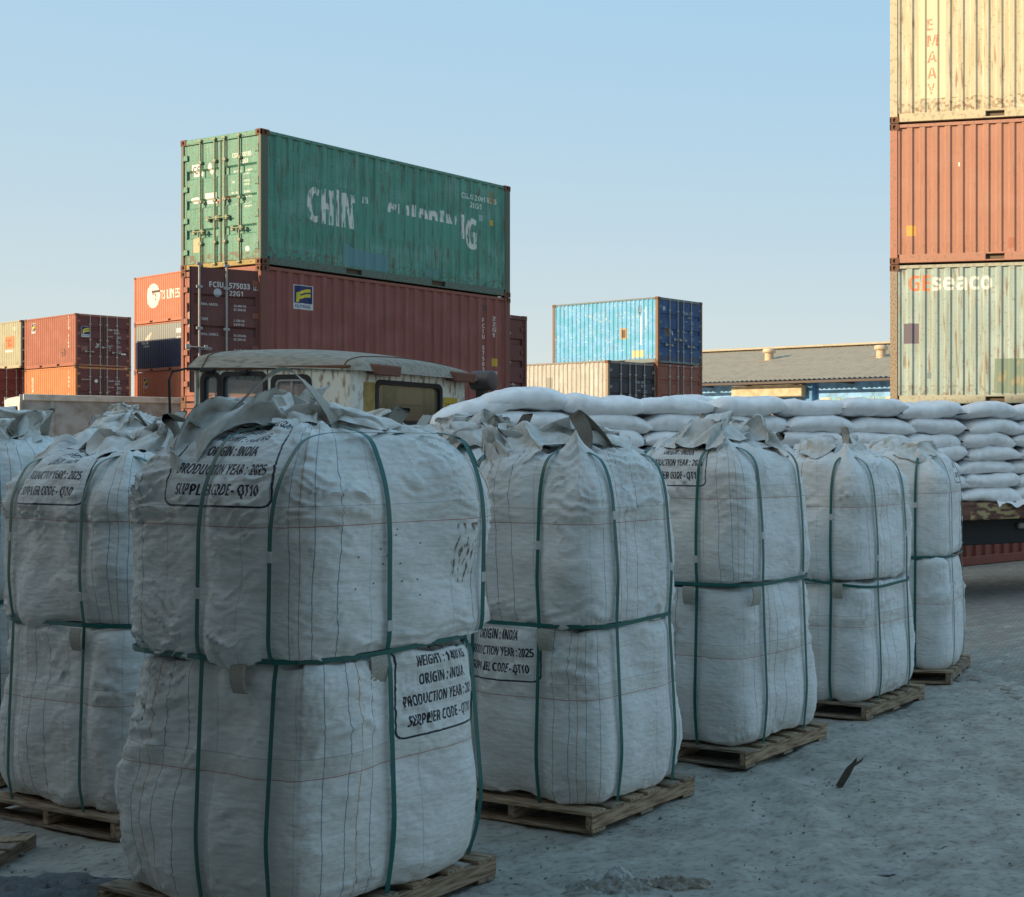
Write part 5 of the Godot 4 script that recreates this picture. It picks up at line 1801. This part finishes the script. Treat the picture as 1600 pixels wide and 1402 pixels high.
	seam.box(Vector3(-Lc + 0.93, 1.02, -0.003), Vector3(-Lc + 0.942, 2.75, 0.003))
	part("door_gap", seam.mesh(), M.dark_steel, o)
	var ch := MB.new()
	ch.box(Vector3(-Lc, 0.92, -W + 0.02), Vector3(-0.05, 1.0, -0.02))
	for z in [-0.6, -1.5]:
		ch.box(Vector3(-Lc - 0.9, 0.7, z - 0.05), Vector3(4.6, 0.92, z + 0.05))
	part("chassis", ch.mesh(), M.dark_steel, o)
	var bed := MB.new()
	bed.box(Vector3(0.30, 0.95, -W), Vector3(4.6, 1.05, 0.0), 0.01)
	part("load_bed", bed.mesh(), M.rusty_block, o)
	var bon := MB.new()
	bon.box(Vector3(-Lc - 1.0, 0.95, -W + 0.3), Vector3(-Lc - 0.02, 1.75, -0.3), 0.12)
	part("bonnet", bon.mesh(), cream, o)
	for x in [-Lc - 0.5, 3.2]:
		for z in [-0.2, -W + 0.2]:
			wheel(o, Vector3(x, 0.5, z), Basis(Vector3(1, 0, 0), PI / 2))
	var ma := MB.new()
	ma.tube([Vector3(-Lc + 0.14, 2.76, 0.02), Vector3(-Lc - 0.02, 2.76, 0.10), Vector3(-Lc - 0.12, 2.72, 0.2), Vector3(-Lc - 0.15, 2.62, 0.22), Vector3(-Lc - 0.15, 2.2, 0.2)], 0.013, 8)
	part("mirror_arm", ma.mesh(), M.rubber, o)
	var vis := MB.new()
	vis.obox(Vector3(-Lc + 0.20, 2.74, 0.05), Basis(Vector3.UP, 0.2), Vector3(0.16, 0.035, 0.06), 0.015)
	vis.obox(Vector3(-Lc + 0.66, 2.72, 0.04), Basis(), Vector3(0.10, 0.05, 0.05), 0.02)
	part("door_lamp", vis.mesh(), M.rubber, o)
	var can := MB.new()
	can.lathe([Vector2(0.001, -0.15), Vector2(0.10, -0.15), Vector2(0.13, -0.13), Vector2(0.13, 0.13), Vector2(0.10, 0.15), Vector2(0.001, 0.15)], Vector3.ZERO, Basis(), 20)
	var cn := part("air_canister", can.mesh(), worn(L(0.05, 0.055, 0.065), 0.55, M.rust, 1.5), o)
	cn.transform = Transform3D(Basis(Vector3(0, 0, 1), PI / 2), Vector3(0.12, 2.72, -W - 0.16))
	var cb := MB.new()
	cb.box(Vector3(0.04, 1.1, -W - 0.20), Vector3(0.16, 2.62, -W - 0.10), 0.01)
	part("canister_post", cb.mesh(), M.dark_steel, o)

func box_trucks() -> void:
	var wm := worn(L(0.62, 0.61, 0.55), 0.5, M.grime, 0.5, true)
	var gm := worn(L(0.40, 0.42, 0.40), 0.6, M.grime, 0.5, true)  # grey copy of the white: shade of the sides put into the colour
	for q in [[-20.4, 26.0, 45.0, "white box body of a lorry parked at the far left, sunlit end"], [-19.45, 27.0, 45.0, "white box body of a lorry, second from the far left, below the orange containers"]]:
		var o := thing("box_lorry", q[3], "lorry", Vector3(q[0], ground_y(q[0], q[1]), -q[1]), deg_to_rad(q[2]), "white box lorries behind the bags")
		var mb := MB.new()
		var h: float = 2.72
		mb.box(Vector3(0.03, 0.9, -2.17), Vector3(5.0, h, -0.03), 0.02)
		part("box_body", mb.mesh(), gm, o)
		mb = MB.new()
		mb.box(Vector3(0, 0.9, -2.14), Vector3(0.028, h - 0.04, -0.06))
		part("end_panel", mb.mesh(), wm, o)
		mb = MB.new()
		for e in [[0.0, 0.0], [0.0, -2.2], [4.95, 0.0], [4.95, -2.2]]:
			mb.box(Vector3(e[0], 0.88, minf(e[1], e[1] - signf(e[1] + 1.0) * 0.05)), Vector3(e[0] + 0.05, h + 0.02, maxf(e[1], e[1] - signf(e[1] + 1.0) * 0.05)))
		part("corner_trim", mb.mesh(), gm, o)
		mb = MB.new()
		mb.box(Vector3(0.05, h - 0.10, -0.03), Vector3(4.95, h + 0.03, 0.02), 0.01)
		part("top_rail", mb.mesh(), wm, o)
		for i in 5:
			mb = MB.new()
			mb.box(Vector3(0.5 + i, 0.95, -0.03), Vector3(0.56 + i, h - 0.1, 0.0))
			part("rib", mb.mesh(), gm, o)
		mb = MB.new()
		mb.box(Vector3(0.2, 0.62, -1.7), Vector3(7.0, 0.9, -0.5))
		part("chassis", mb.mesh(), M.dark_steel, o)
		mb = MB.new()
		mb.box(Vector3(5.3, 0.7, -2.1), Vector3(7.0, 2.4, -0.1), 0.12)
		part("cab", mb.mesh(), wm, o)
		for x in [1.4, 6.1]:
			for z in [-0.25, -1.95]:
				wheel(o, Vector3(x, 0.48, z), Basis(Vector3(1, 0, 0), PI / 2), 0.48)

func warehouse() -> void:
	# own frame: the wall towards us is x = 0 facing -x; it runs along z; the roof rises towards +x
	var o := thing("warehouse", "long low warehouse with a grey-brown roof and pale blue wall", "warehouse", Vector3(-6.7, 0, -62.0), deg_to_rad(62))
	var bluew := worn(L(0.22, 0.46, 0.80), 0.8, M.grime, 0.25, true)
	var creamw := worn(L(0.50, 0.42, 0.29), 0.8, M.grime, 0.3, true)
	var mb := MB.new()
	mb.box(Vector3(0.0, 0, -26), Vector3(0.3, 5.3, 16))
	mb.box(Vector3(15.7, 0, -26), Vector3(16, 5.3, 16))
	part("wall", mb.mesh(), bluew, o)
	for z in [-26.0, 15.7]:
		mb = MB.new()
		mb.prism(PackedVector2Array([Vector2(0.3, 0), Vector2(15.7, 0), Vector2(15.7, 5.3), Vector2(8, 7.55), Vector2(0.3, 5.3)]), z, z + 0.3)
		part("gable", mb.mesh(), bluew, o)
	var rc := noise_tex(24, 0.02, [[0.0, Color(0.86, 0.85, 0.83)], [0.5, Color(0.95, 0.95, 0.93)], [1.0, Color.WHITE]], 512)
	var roofm := worn(L(0.40, 0.365, 0.30), 0.85, rc, 0.12, true)
	for s in 2:
		var m2 := corrugated(43.0, 0.0, 9.6, 0.05, 0.30, 0.25)
		var r := part("roof", m2, roofm, o)
		var up := Vector3(9.3, 2.42, 0).normalized()
		if s == 0:
			r.transform = Transform3D(Basis(Vector3(0, 0, 1), up, Vector3(0, 0, 1).cross(up)), Vector3(-1.25, 5.25, -26.5))
		else:
			var up2 := Vector3(-9.3, 2.42, 0).normalized()
			r.transform = Transform3D(Basis(Vector3(0, 0, -1), up2, Vector3(0, 0, -1).cross(up2)), Vector3(17.25, 5.25, 16.5))
	mb = MB.new()
	mb.box(Vector3(7.7, 7.66, -26.5), Vector3(8.3, 7.78, 16.5), 0.02)
	part("ridge_cap", mb.mesh(), roofm, o)
	mb = MB.new()
	mb.box(Vector3(-1.32, 5.02, -26.5), Vector3(-1.2, 5.16, 16.5), 0.02)
	part("gutter", mb.mesh(), M.dark_steel, o)
	for i in 14:
		mb = MB.new()
		mb.box(Vector3(-1.2, 5.0, -26 + i * 3.0), Vector3(0.0, 5.12, -25.85 + i * 3.0))
		part("eave_bracket", mb.mesh(), M.dark_steel, o)
	# shutter and its hood
	mb = MB.new()
	mb.box(Vector3(-0.75, 4.42, -9.0), Vector3(-0.002, 5.0, -4.5), 0.03)
	part("shutter_hood", mb.mesh(), creamw, o)
	for i in 26:
		mb = MB.new()
		mb.box(Vector3(-0.09, 0.05 + i * 0.165, -8.5), Vector3(-0.03, 0.05 + i * 0.165 + 0.15, -5.0), 0.015)
		part("slat", mb.mesh(), creamw, o)
	for z in [-4.35, -8.95]:
		mb = MB.new()
		mb.box(Vector3(-0.35, 0, z - 0.2), Vector3(-0.004, 4.4 if z < -5 else 5.2, z + 0.2), 0.02)
		part("pillar", mb.mesh(), worn(L(0.10, 0.27, 0.52), 0.8, M.grime, 0.3, true), o)
	var whitew := worn(L(0.62, 0.58, 0.48), 0.8, M.grime, 0.3, true)
	var teal := worn(L(0.14, 0.36, 0.44), 0.4, M.grime, 0.3, true)
	for q in [[-3.9, -3.3, 0], [-3.3, -2.15, 1], [-2.15, -1.45, 0], [-1.45, 0.1, 1], [0.1, 0.7, 0], [-9.7, -9.25, 1], [-10.6, -9.7, 0], [-11.3, -10.6, 1]]:
		mb = MB.new()
		mb.box(Vector3(-0.06 if q[2] == 0 else -0.025, 2.6, q[0] + 0.02), Vector3(-0.003, 4.35, q[1] - 0.02), 0.01)
		var wn := part("window" if q[2] == 1 else "wall_panel", mb.mesh(), teal if q[2] == 1 else whitew, o)
		if q[2] == 1:
			mb = MB.new()
			for zz in [q[0] + 0.03, (q[0] + q[1]) * 0.5, q[1] - 0.03]:
				mb.box(Vector3(-0.055, 2.6, zz - 0.03), Vector3(-0.026, 4.35, zz + 0.03))
			part("frame", mb.mesh(), whitew, wn)
	for z in [-10.9, -3.0]:
		var vx := 4.6 if z < -5 else 4.0
		mb = MB.new()
		var y := 5.25 + (vx + 1.25) / 9.25 * 2.42
		mb.tube([Vector3(vx, y - 0.3, z), Vector3(vx, y + 0.45, z)], 0.25, 14)
		var v := part("roof_vent", mb.mesh(), worn(L(0.52, 0.43, 0.30), 0.7, M.rust, 0.6), o)
		mb = MB.new()
		mb.lathe([Vector2(0.26, 0.0), Vector2(0.36, 0.02), Vector2(0.36, 0.16), Vector2(0.29, 0.25), Vector2(0.001, 0.28)], Vector3(vx, y + 0.34, z), Basis(), 16)
		part("cowl", mb.mesh(), worn(L(0.55, 0.46, 0.33), 0.6, M.rust, 0.6), v)

func shed() -> void:
	# the buildings outside the picture whose shade lies over the bags: a tall closed one to the left, and the
	# open-fronted loading shed that the photograph was taken from
	var m := worn(L(0.42, 0.42, 0.40), 0.7, M.grime, 0.2, true)
	for q in [[Vector3(-40, 0, -4.9), Vector3(-22, 12.0, 16), "tall steel storage shed standing left of the bag rows", true], [Vector3(-21.5, 0, -CANOPY_D), Vector3(9, 6.0, 20), "open-fronted loading shed above the photographer", false]]:
		var lo: Vector3 = q[0]
		var hi: Vector3 = q[1]
		var o := thing("storage_shed", q[2], "shed", Vector3(lo.x, 0, lo.z))
		var s := hi - lo
		var mb := MB.new()
		var walls := [[Vector3(0, 0, s.z - 0.3), Vector3(s.x, s.y, s.z)], [Vector3(0, 0, 0.3 if q[3] else 8.0), Vector3(0.3, s.y, s.z - 0.3)]]
		if q[3]:
			walls.append_array([[Vector3.ZERO, Vector3(s.x, s.y, 0.3)], [Vector3(s.x - 0.3, 0, 0.3), Vector3(s.x, s.y, s.z - 0.3)]])
		for w in walls:
			mb = MB.new()
			mb.box(w[0], w[1])
			part("wall", mb.mesh(), m, o)
		mb = MB.new()
		mb.box(Vector3(-0.4, s.y, -0.4), Vector3(s.x + 0.4, s.y + 0.25, s.z + 0.4))
		part("roof", mb.mesh(), m, o)
		if not q[3]:
			for x in [0.2, s.x - 0.2]:
				mb = MB.new()
				mb.box(Vector3(x - 0.15, 0, 0.1), Vector3(x + 0.15, s.y, 0.4))
				part("post", mb.mesh(), M.dark_steel, o)

func ground() -> void:
	var xs := PackedFloat32Array()
	var ds := PackedFloat32Array()
	var x := -900.0
	while x < 900.0:
		xs.append(x)
		var e := maxf(0.0, maxf(-6.5 - x, x - 1.2))
		x += clampf(0.045 + e * 0.22, 0.045, 120.0)
	var d := -200.0
	while d < 1200.0:
		ds.append(d)
		var e := maxf(0.0, maxf(4.2 - d, (d - 9.0) * 0.25))
		d += clampf(0.035 + e * 0.22, 0.035, 120.0)
	var p := PackedVector3Array()
	var u := PackedVector2Array()
	var cols := PackedColorArray()
	for r in ds.size():
		for c in xs.size():
			var px := xs[c]
			var pd := ds[r]
			var h := ground_y(px, pd)
			if pd > 2.0 and pd < 22.0 and px > -12.0 and px < 6.0:
				var ridge := 1.0 - absf(nz2.get_noise_2d(px * 2.4 + pd * 0.8, pd * 3.2)) * 2.6
				var paved := sstep(9.2, 10.4, pd) * sstep(-2.2, -1.2, px)
				# ruts that lorries left along the rows
				var across := px * 0.93 + pd * 0.36 + nz.get_noise_2d(px * 0.3, pd * 0.3) * 0.25
				for rt in [1.55, 2.35, 3.3, 1.15]:
					var dq: float = (across - rt) / 0.13
					h -= 0.014 * exp(-dq * dq) * (1.0 + 0.5 * sin((pd * 0.93 - px * 0.36) * 42.0)) - 0.008 * exp(-pow(absf(dq) - 1.6, 2.0) * 3.0)
				h += (nz.get_noise_2d(px * 0.9, pd * 0.9) * 0.014 + nz2.get_noise_2d(px * 5.0, pd * 5.0) * 0.007 + pow(maxf(0.0, ridge), 3.0) * 0.006) * (1.0 - 0.85 * paved) - 0.008
			p.append(Vector3(px, h, -pd))
			u.append(Vector2(px, pd) * 0.31)
			# spilled clay lies pale in drifts, trodden damp patches are darker
			var q1 := nz.get_noise_2d(px * 0.55 + 9.0, pd * 0.8)
			var q2 := nz2.get_noise_2d(px * 1.7 + pd * 0.6, pd * 3.4)
			var q3 := maxf(0.0, 1.0 - absf(nz2.get_noise_2d(px * 0.9 + pd * 0.34 + 30.0, (pd * 0.36 + px * 0.93) * 4.2)) * 3.0)
			var tone := clampf(1.18 + 0.24 * q1 + 0.16 * q2 - 0.16 * q3 * q3, 0.65, 1.5)
			cols.append(Color(tone, tone * 0.995, tone * 0.985))
	var mb := MB.new()
	mb.col = cols
	mb.grid(p, u, ds.size(), xs.size(), false, false)
	var m := mat(Color.WHITE, 0.95)
	m.vertex_color_use_as_albedo = true
	m.albedo_texture = noise_tex(41, 0.012, [[0.0, L(0.29, 0.265, 0.235)], [0.35, L(0.355, 0.328, 0.292)], [0.55, L(0.395, 0.367, 0.328)], [0.75, L(0.43, 0.402, 0.362)], [1.0, L(0.47, 0.44, 0.40)]], 1024, 6)
	m.detail_enabled = true
	m.detail_blend_mode = BaseMaterial3D.BLEND_MODE_MUL
	m.detail_albedo = noise_tex(42, 0.05, [[0.0, Color(0.62, 0.60, 0.57)], [0.22, Color(0.86, 0.85, 0.83)], [0.45, Color(0.98, 0.98, 0.97)], [1.0, Color.WHITE]], 1024, 5)
	m.detail_uv_layer = BaseMaterial3D.DETAIL_UV_1
	m.normal_enabled = true
	m.normal_texture = noise_tex(43, 0.03, [], 1024, 5, true, 10.0)
	m.normal_scale = 0.35
	var g := part("ground", mb.mesh(), m)
	g.set_meta("kind", "structure")
	# paving blocks show at the right, half under dust
	var bricks := []
	var tones := []
	for i in 3:
		var b := MB.new()
		b.box(Vector3(-0.109, -0.03, -0.052), Vector3(0.109, 0.0, 0.052), 0.007)
		bricks.append(b.mesh())
		tones.append(worn([L(0.30, 0.28, 0.25), L(0.36, 0.33, 0.295), L(0.33, 0.285, 0.245)][i], 0.95, M.grime, 3.0, true))
	var r2 := RandomNumberGenerator.new()
	r2.seed = 5
	var Tb := Basis(Vector3.UP, deg_to_rad(58))
	var cand := []
	for i in range(-80, 81):
		for k in range(-70, 71):
			var q := Tb * Vector3(i * 0.224 + (0.112 if k % 2 else 0.0), 0, k * 0.109)
			var w := Vector3(q.x + 0.2, 0, q.z - 14.5)
			if w.x > -2.4 and w.x < 4.5 and w.z < -9.4 and w.z > -21.0:
				if nz.get_noise_2d(w.x * 0.7, w.z * 0.7) * 1.6 + (-w.z - 10.2) * 0.5 + (w.x + 1.2) * 0.5 > r2.randf_range(-0.25, 0.35):
					cand.append(w)
	var inview := func(w: Vector3) -> float:
		var sc := w.x / -w.z
		return 0.0 if sc > 0.005 or sc < -0.105 else 1.0 / -w.z
	cand.sort_custom(func(a: Vector3, b: Vector3) -> bool: return inview.call(a) > inview.call(b))
	var n := 0
	var rest := []
	for w in cand:
		var t := Transform3D(Tb * Basis(Vector3(1, 0, 0), r2.randf_range(-0.012, 0.012)) * Basis(Vector3(0, 0, 1), r2.randf_range(-0.010, 0.010)), Vector3(w.x, ground_y(w.x, -w.z) + r2.randf_range(-0.008, -0.002), w.z))
		if n < 300 and inview.call(w) > 0.0:
			var o := part("paving_block", bricks[n % 3], tones[r2.randi() % 3], g)
			o.transform = t
			n += 1
		else:
			rest.append(t)
	var mm := MultiMesh.new()
	mm.transform_format = MultiMesh.TRANSFORM_3D
	mm.mesh = bricks[0]
	mm.instance_count = rest.size()
	for i in rest.size():
		mm.set_instance_transform(i, rest[i])
	var mi := MultiMeshInstance3D.new()
	mi.multimesh = mm
	mi.material_override = tones[0]
	mi.name = "paving_blocks"
	mi.set_meta("kind", "stuff")
	g.add_child(mi, true)

func litter() -> void:
	var r := RandomNumberGenerator.new()
	r.seed = 91
	for kind in 2:
		var b := MB.new()
		if kind == 0:
			var a := [Vector3(-0.5, 0.05, 0), Vector3(-0.1, 0.0, 0.16), Vector3(0.5, 0.10, 0.04), Vector3(0.05, 0.03, -0.15)]
			b.quad_out(a[0], a[1], a[2], a[3], Vector3.UP)
		else:
			b.obox(Vector3.ZERO, Basis(Vector3(1, 1, 0).normalized(), 0.5), Vector3(0.8, 0.5, 0.7), 0.2)
		var mm := MultiMesh.new()
		mm.transform_format = MultiMesh.TRANSFORM_3D
		mm.mesh = b.mesh()
		var cnt := 420 if kind == 0 else 1500
		mm.instance_count = cnt
		for i in cnt:
			var d := r.randf_range(4.4, 11.0)
			var x := r.randf_range(-0.82 * d, 0.1 * d)
			var s := (0.008 + 0.04 * pow(r.randf(), 3.0) if kind == 0 else r.randf_range(0.004, 0.016)) * (1.0 if r.randf() < 0.9 else 1.6)
			mm.set_instance_transform(i, Transform3D(Basis(Vector3.UP, r.randf() * TAU) * Basis(Vector3(1, 0, 0), r.randf_range(-0.3, 0.3)) * Basis.from_scale(Vector3.ONE * s), Vector3(x, ground_y(x, d) - 0.006 + s * 0.15, -d)))
		var mi := MultiMeshInstance3D.new()
		mi.multimesh = mm
		mi.material_override = mat(L(0.09, 0.078, 0.066), 0.9) if kind == 0 else worn(L(0.24, 0.23, 0.21), 0.95, M.grime, 5.0, true)
		mi.name = "ground_litter" if kind == 0 else "pebbles"
		mi.set_meta("kind", "stuff")
		mi.set_meta("label", "dry leaf scraps and splinters strewn over the dusty ground" if kind == 0 else "small grey pebbles strewn over the dusty ground")
		add_child(mi)
	# splintered stake
	var o := thing("wood_stake", "splintered grey stake standing slantwise in the dusty ground", "stake", Vector3(-1.02, -0.02, -7.06))
	var mb := MB.new()
	mb.prism(PackedVector2Array([Vector2(-0.02, 0), Vector2(0.018, 0), Vector2(0.022, 0.08), Vector2(0.016, 0.17), Vector2(0.004, 0.19), Vector2(-0.004, 0.15), Vector2(-0.018, 0.11)]), -0.010, 0.010, Vector3.ZERO, Basis(Vector3(0, 0, 1), -0.52))
	part("shaft", mb.mesh(), worn(L(0.11, 0.095, 0.08), 0.9, M.grime, 8.0, true), o)
	mb = MB.new()
	mb.prism(PackedVector2Array([Vector2(-0.006, 0), Vector2(0.006, 0), Vector2(0.012, 0.06), Vector2(0.0, 0.09)]), -0.004, 0.004, Vector3(0.07, 0.11, 0.004), Basis(Vector3(0, 0, 1), -0.9))
	part("splinter", mb.mesh(), worn(L(0.16, 0.14, 0.11), 0.9, M.grime, 8.0, true), o)
	# rag and things around it
	for q in [["cloth_rag", "crumpled grey-brown rag lying on the dirt, near end", Vector3(-1.72, -0.004, -5.38), 0.21, 0.11, 0.05, L(0.40, 0.375, 0.335), 401, "rag"], ["cloth_rag", "smaller brownish rag lying behind the grey one on the dirt", Vector3(-1.48, -0.004, -5.44), 0.17, 0.075, 0.04, L(0.36, 0.31, 0.26), 407, "rag"], ["plastic_bag", "pale grey knotted plastic bag standing on the rag", Vector3(-1.745, 0.01, -5.50), 0.055, 0.05, 0.05, L(0.5, 0.5, 0.48), 411, "plastic bag"], ["plastic_scrap", "flat whitish plastic scrap pressed into the dirt", Vector3(-0.78, -0.012, -5.66), 0.20, 0.07, 0.012, L(0.34, 0.34, 0.33), 415, "scrap"], ["plastic_scrap", "thin pale film lying between the rag and the whitish scrap", Vector3(-1.22, -0.012, -5.42), 0.18, 0.06, 0.012, L(0.27, 0.26, 0.25), 418, "scrap"], ["paper_scrap", "small white paper scrap on the dirt beyond the stake", Vector3(-0.36, -0.01, -7.36), 0.05, 0.03, 0.012, L(0.5, 0.5, 0.5), 421, "scrap"], ["tarpaulin", "dark crumpled tarpaulin on the ground before the leftmost pallets", Vector3(-4.12, 0, -5.25), 0.62, 0.30, 0.06, L(0.12, 0.125, 0.135), 425, "tarpaulin"], ["tarpaulin", "narrow fold of dark sheeting in front of the broken pallet", Vector3(-4.45, 0, -5.12), 0.5, 0.2, 0.05, L(0.15, 0.155, 0.16), 429, "tarpaulin"]]:
		var p := PackedVector3Array()
		var u := PackedVector2Array()
		var N := 30
		var sd: int = q[7]
		for i in N + 1:
			for j in N + 1:
				var a := 2.0 * i / N - 1.0
				var b := 2.0 * j / N - 1.0
				var rr := sqrt(maxf(a * a, b * b) / maxf(0.001, a * a + b * b))
				var v2 := Vector2(a, b) * rr
				var e := 1.0 - v2.length()
				var w := 1.0 + 0.35 * nz.get_noise_3d(v2.x * 1.4, v2.y * 1.4, sd)
				var cr := maxf(0.0, 1.0 - absf(nz2.get_noise_3d(v2.x * 2.0 + w, v2.y * 3.0, sd)) * 3.0)
				var cr2 := maxf(0.0, 1.0 - absf(nz2.get_noise_3d(v2.x * 4.0, v2.y * 5.0 + w, sd + 9)) * 3.0)
				var tall := 1.0 if q[7] == 411 else 0.0
				var y: float = tall * q[5] * pow(maxf(e, 0.0), 0.5) + (1.0 - 0.75 * tall) * q[5] * (0.35 * pow(maxf(e, 0.0), 0.35) + 0.65 * cr * pow(maxf(e, 0.0), 0.3) + 0.3 * cr2 * sqrt(maxf(e, 0.0))) - 0.012
				p.append(Vector3(v2.x * q[3] * w + 0.05 * q[3] * nz2.get_noise_3d(v2.x * 6.0, v2.y * 6.0, sd), y, v2.y * q[4] * w))
				u.append(Vector2(a, b))
		mb = MB.new()
		mb.grid(p, u, N + 1, N + 1, false, true)
		var cl := part(q[0], mb.mesh(), worn(q[6], 0.75, M.grime, 6.0, true))
		cl.position = q[2]
		tag(cl, q[1], q[8])
	# a broken pallet end and a loose board at the left edge
	var bp := thing("broken_pallet", "broken pallet end lying at the left edge before the tarpaulin", "pallet", Vector3(-4.50, -0.03, -5.58), deg_to_rad(12))
	for i in 3:
		mb = MB.new()
		mb.obox(Vector3(-0.4, 0.082, -0.06 - i * 0.12), Basis(Vector3.UP, 0.02 * i), Vector3(0.8, 0.018, 0.095), 0.003)
		part("plank", mb.mesh(), M.wood[i], bp)
	for x in [-0.04, -0.7]:
		mb = MB.new()
		mb.box(Vector3(x - 0.02, 0.0, -0.4), Vector3(x + 0.02, 0.072, -0.01), 0.003)
		part("bearer", mb.mesh(), M.wood[1], bp)
	# the low red skip behind the trailer
	var sk := thing("steel_skip", "low rust-red corrugated steel skip seen under the flatbed", "skip", Vector3(-1.3, 0, -19.55), deg_to_rad(50))
	var rm := worn(L(0.24, 0.07, 0.05), 0.7, M.rust, 1.0)
	for s in 2:
		var w := part("side_wall", corrugated(2.7, 0.14, 1.15, 0.05, 0.22), rm, sk)
		if s == 1:
			w.rotation.y = PI
			w.position = Vector3(2.7, 0, -1.6)
	for s in 2:
		mb = MB.new()
		mb.box(Vector3(0.0 if s == 0 else 2.66, 0.14, -1.55), Vector3(0.04 if s == 0 else 2.70, 1.15, -0.05))
		part("end_wall", mb.mesh(), rm, sk)
	mb = MB.new()
	mb.box(Vector3(0.10, 0.0, -1.58), Vector3(2.72, 0.14, 0.015), 0.01)
	part("base_rail", mb.mesh(), rm, sk)

const CANOPY_D := 2.4

func _ready() -> void:
	rng.seed = 1
	for q in [nz, nz2]:
		q.frequency = 1.0
		q.noise_type = FastNoiseLite.TYPE_SIMPLEX_SMOOTH
	nz.seed = 4
	nz.fractal_octaves = 2
	nz2.seed = 17
	nz2.fractal_octaves = 2
	var cam := Camera3D.new()
	cam.name = "camera"
	cam.projection = Camera3D.PROJECTION_FRUSTUM
	cam.near = 0.1
	cam.far = 3000.0
	cam.size = 0.0701
	cam.frustum_offset = Vector2(-0.04, -0.00005)
	cam.position = Vector3(0, EYE, 0)
	add_child(cam)
	cam.current = true
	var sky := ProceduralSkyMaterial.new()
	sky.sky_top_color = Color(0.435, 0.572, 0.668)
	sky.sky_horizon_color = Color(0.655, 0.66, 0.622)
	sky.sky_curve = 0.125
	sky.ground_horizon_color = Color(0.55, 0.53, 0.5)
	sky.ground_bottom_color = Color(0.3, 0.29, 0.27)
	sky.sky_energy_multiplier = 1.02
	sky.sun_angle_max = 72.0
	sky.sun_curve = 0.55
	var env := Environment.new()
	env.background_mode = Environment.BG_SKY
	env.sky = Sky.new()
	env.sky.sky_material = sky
	env.tonemap_mode = Environment.TONE_MAPPER_LINEAR
	env.tonemap_exposure = 2.0
	env.sdfgi_enabled = true
	env.ssao_enabled = true
	env.ssil_enabled = true
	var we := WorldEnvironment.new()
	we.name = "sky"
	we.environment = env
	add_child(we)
	var sun := DirectionalLight3D.new()
	sun.name = "sun"
	sun.light_color = Color(1.0, 0.89, 0.73)
	sun.light_energy = 1.15
	sun.light_angular_distance = 0.5
	sun.shadow_enabled = true
	add_child(sun)
	sun.look_at_from_position(Vector3(-0.8, 0.53 * 0.6, 0.6), Vector3.ZERO)
	materials()
	ground()
	shed()
	warehouse()
	containers()
	lorry()
	box_trucks()
	trailer()
	stacks()
	litter()
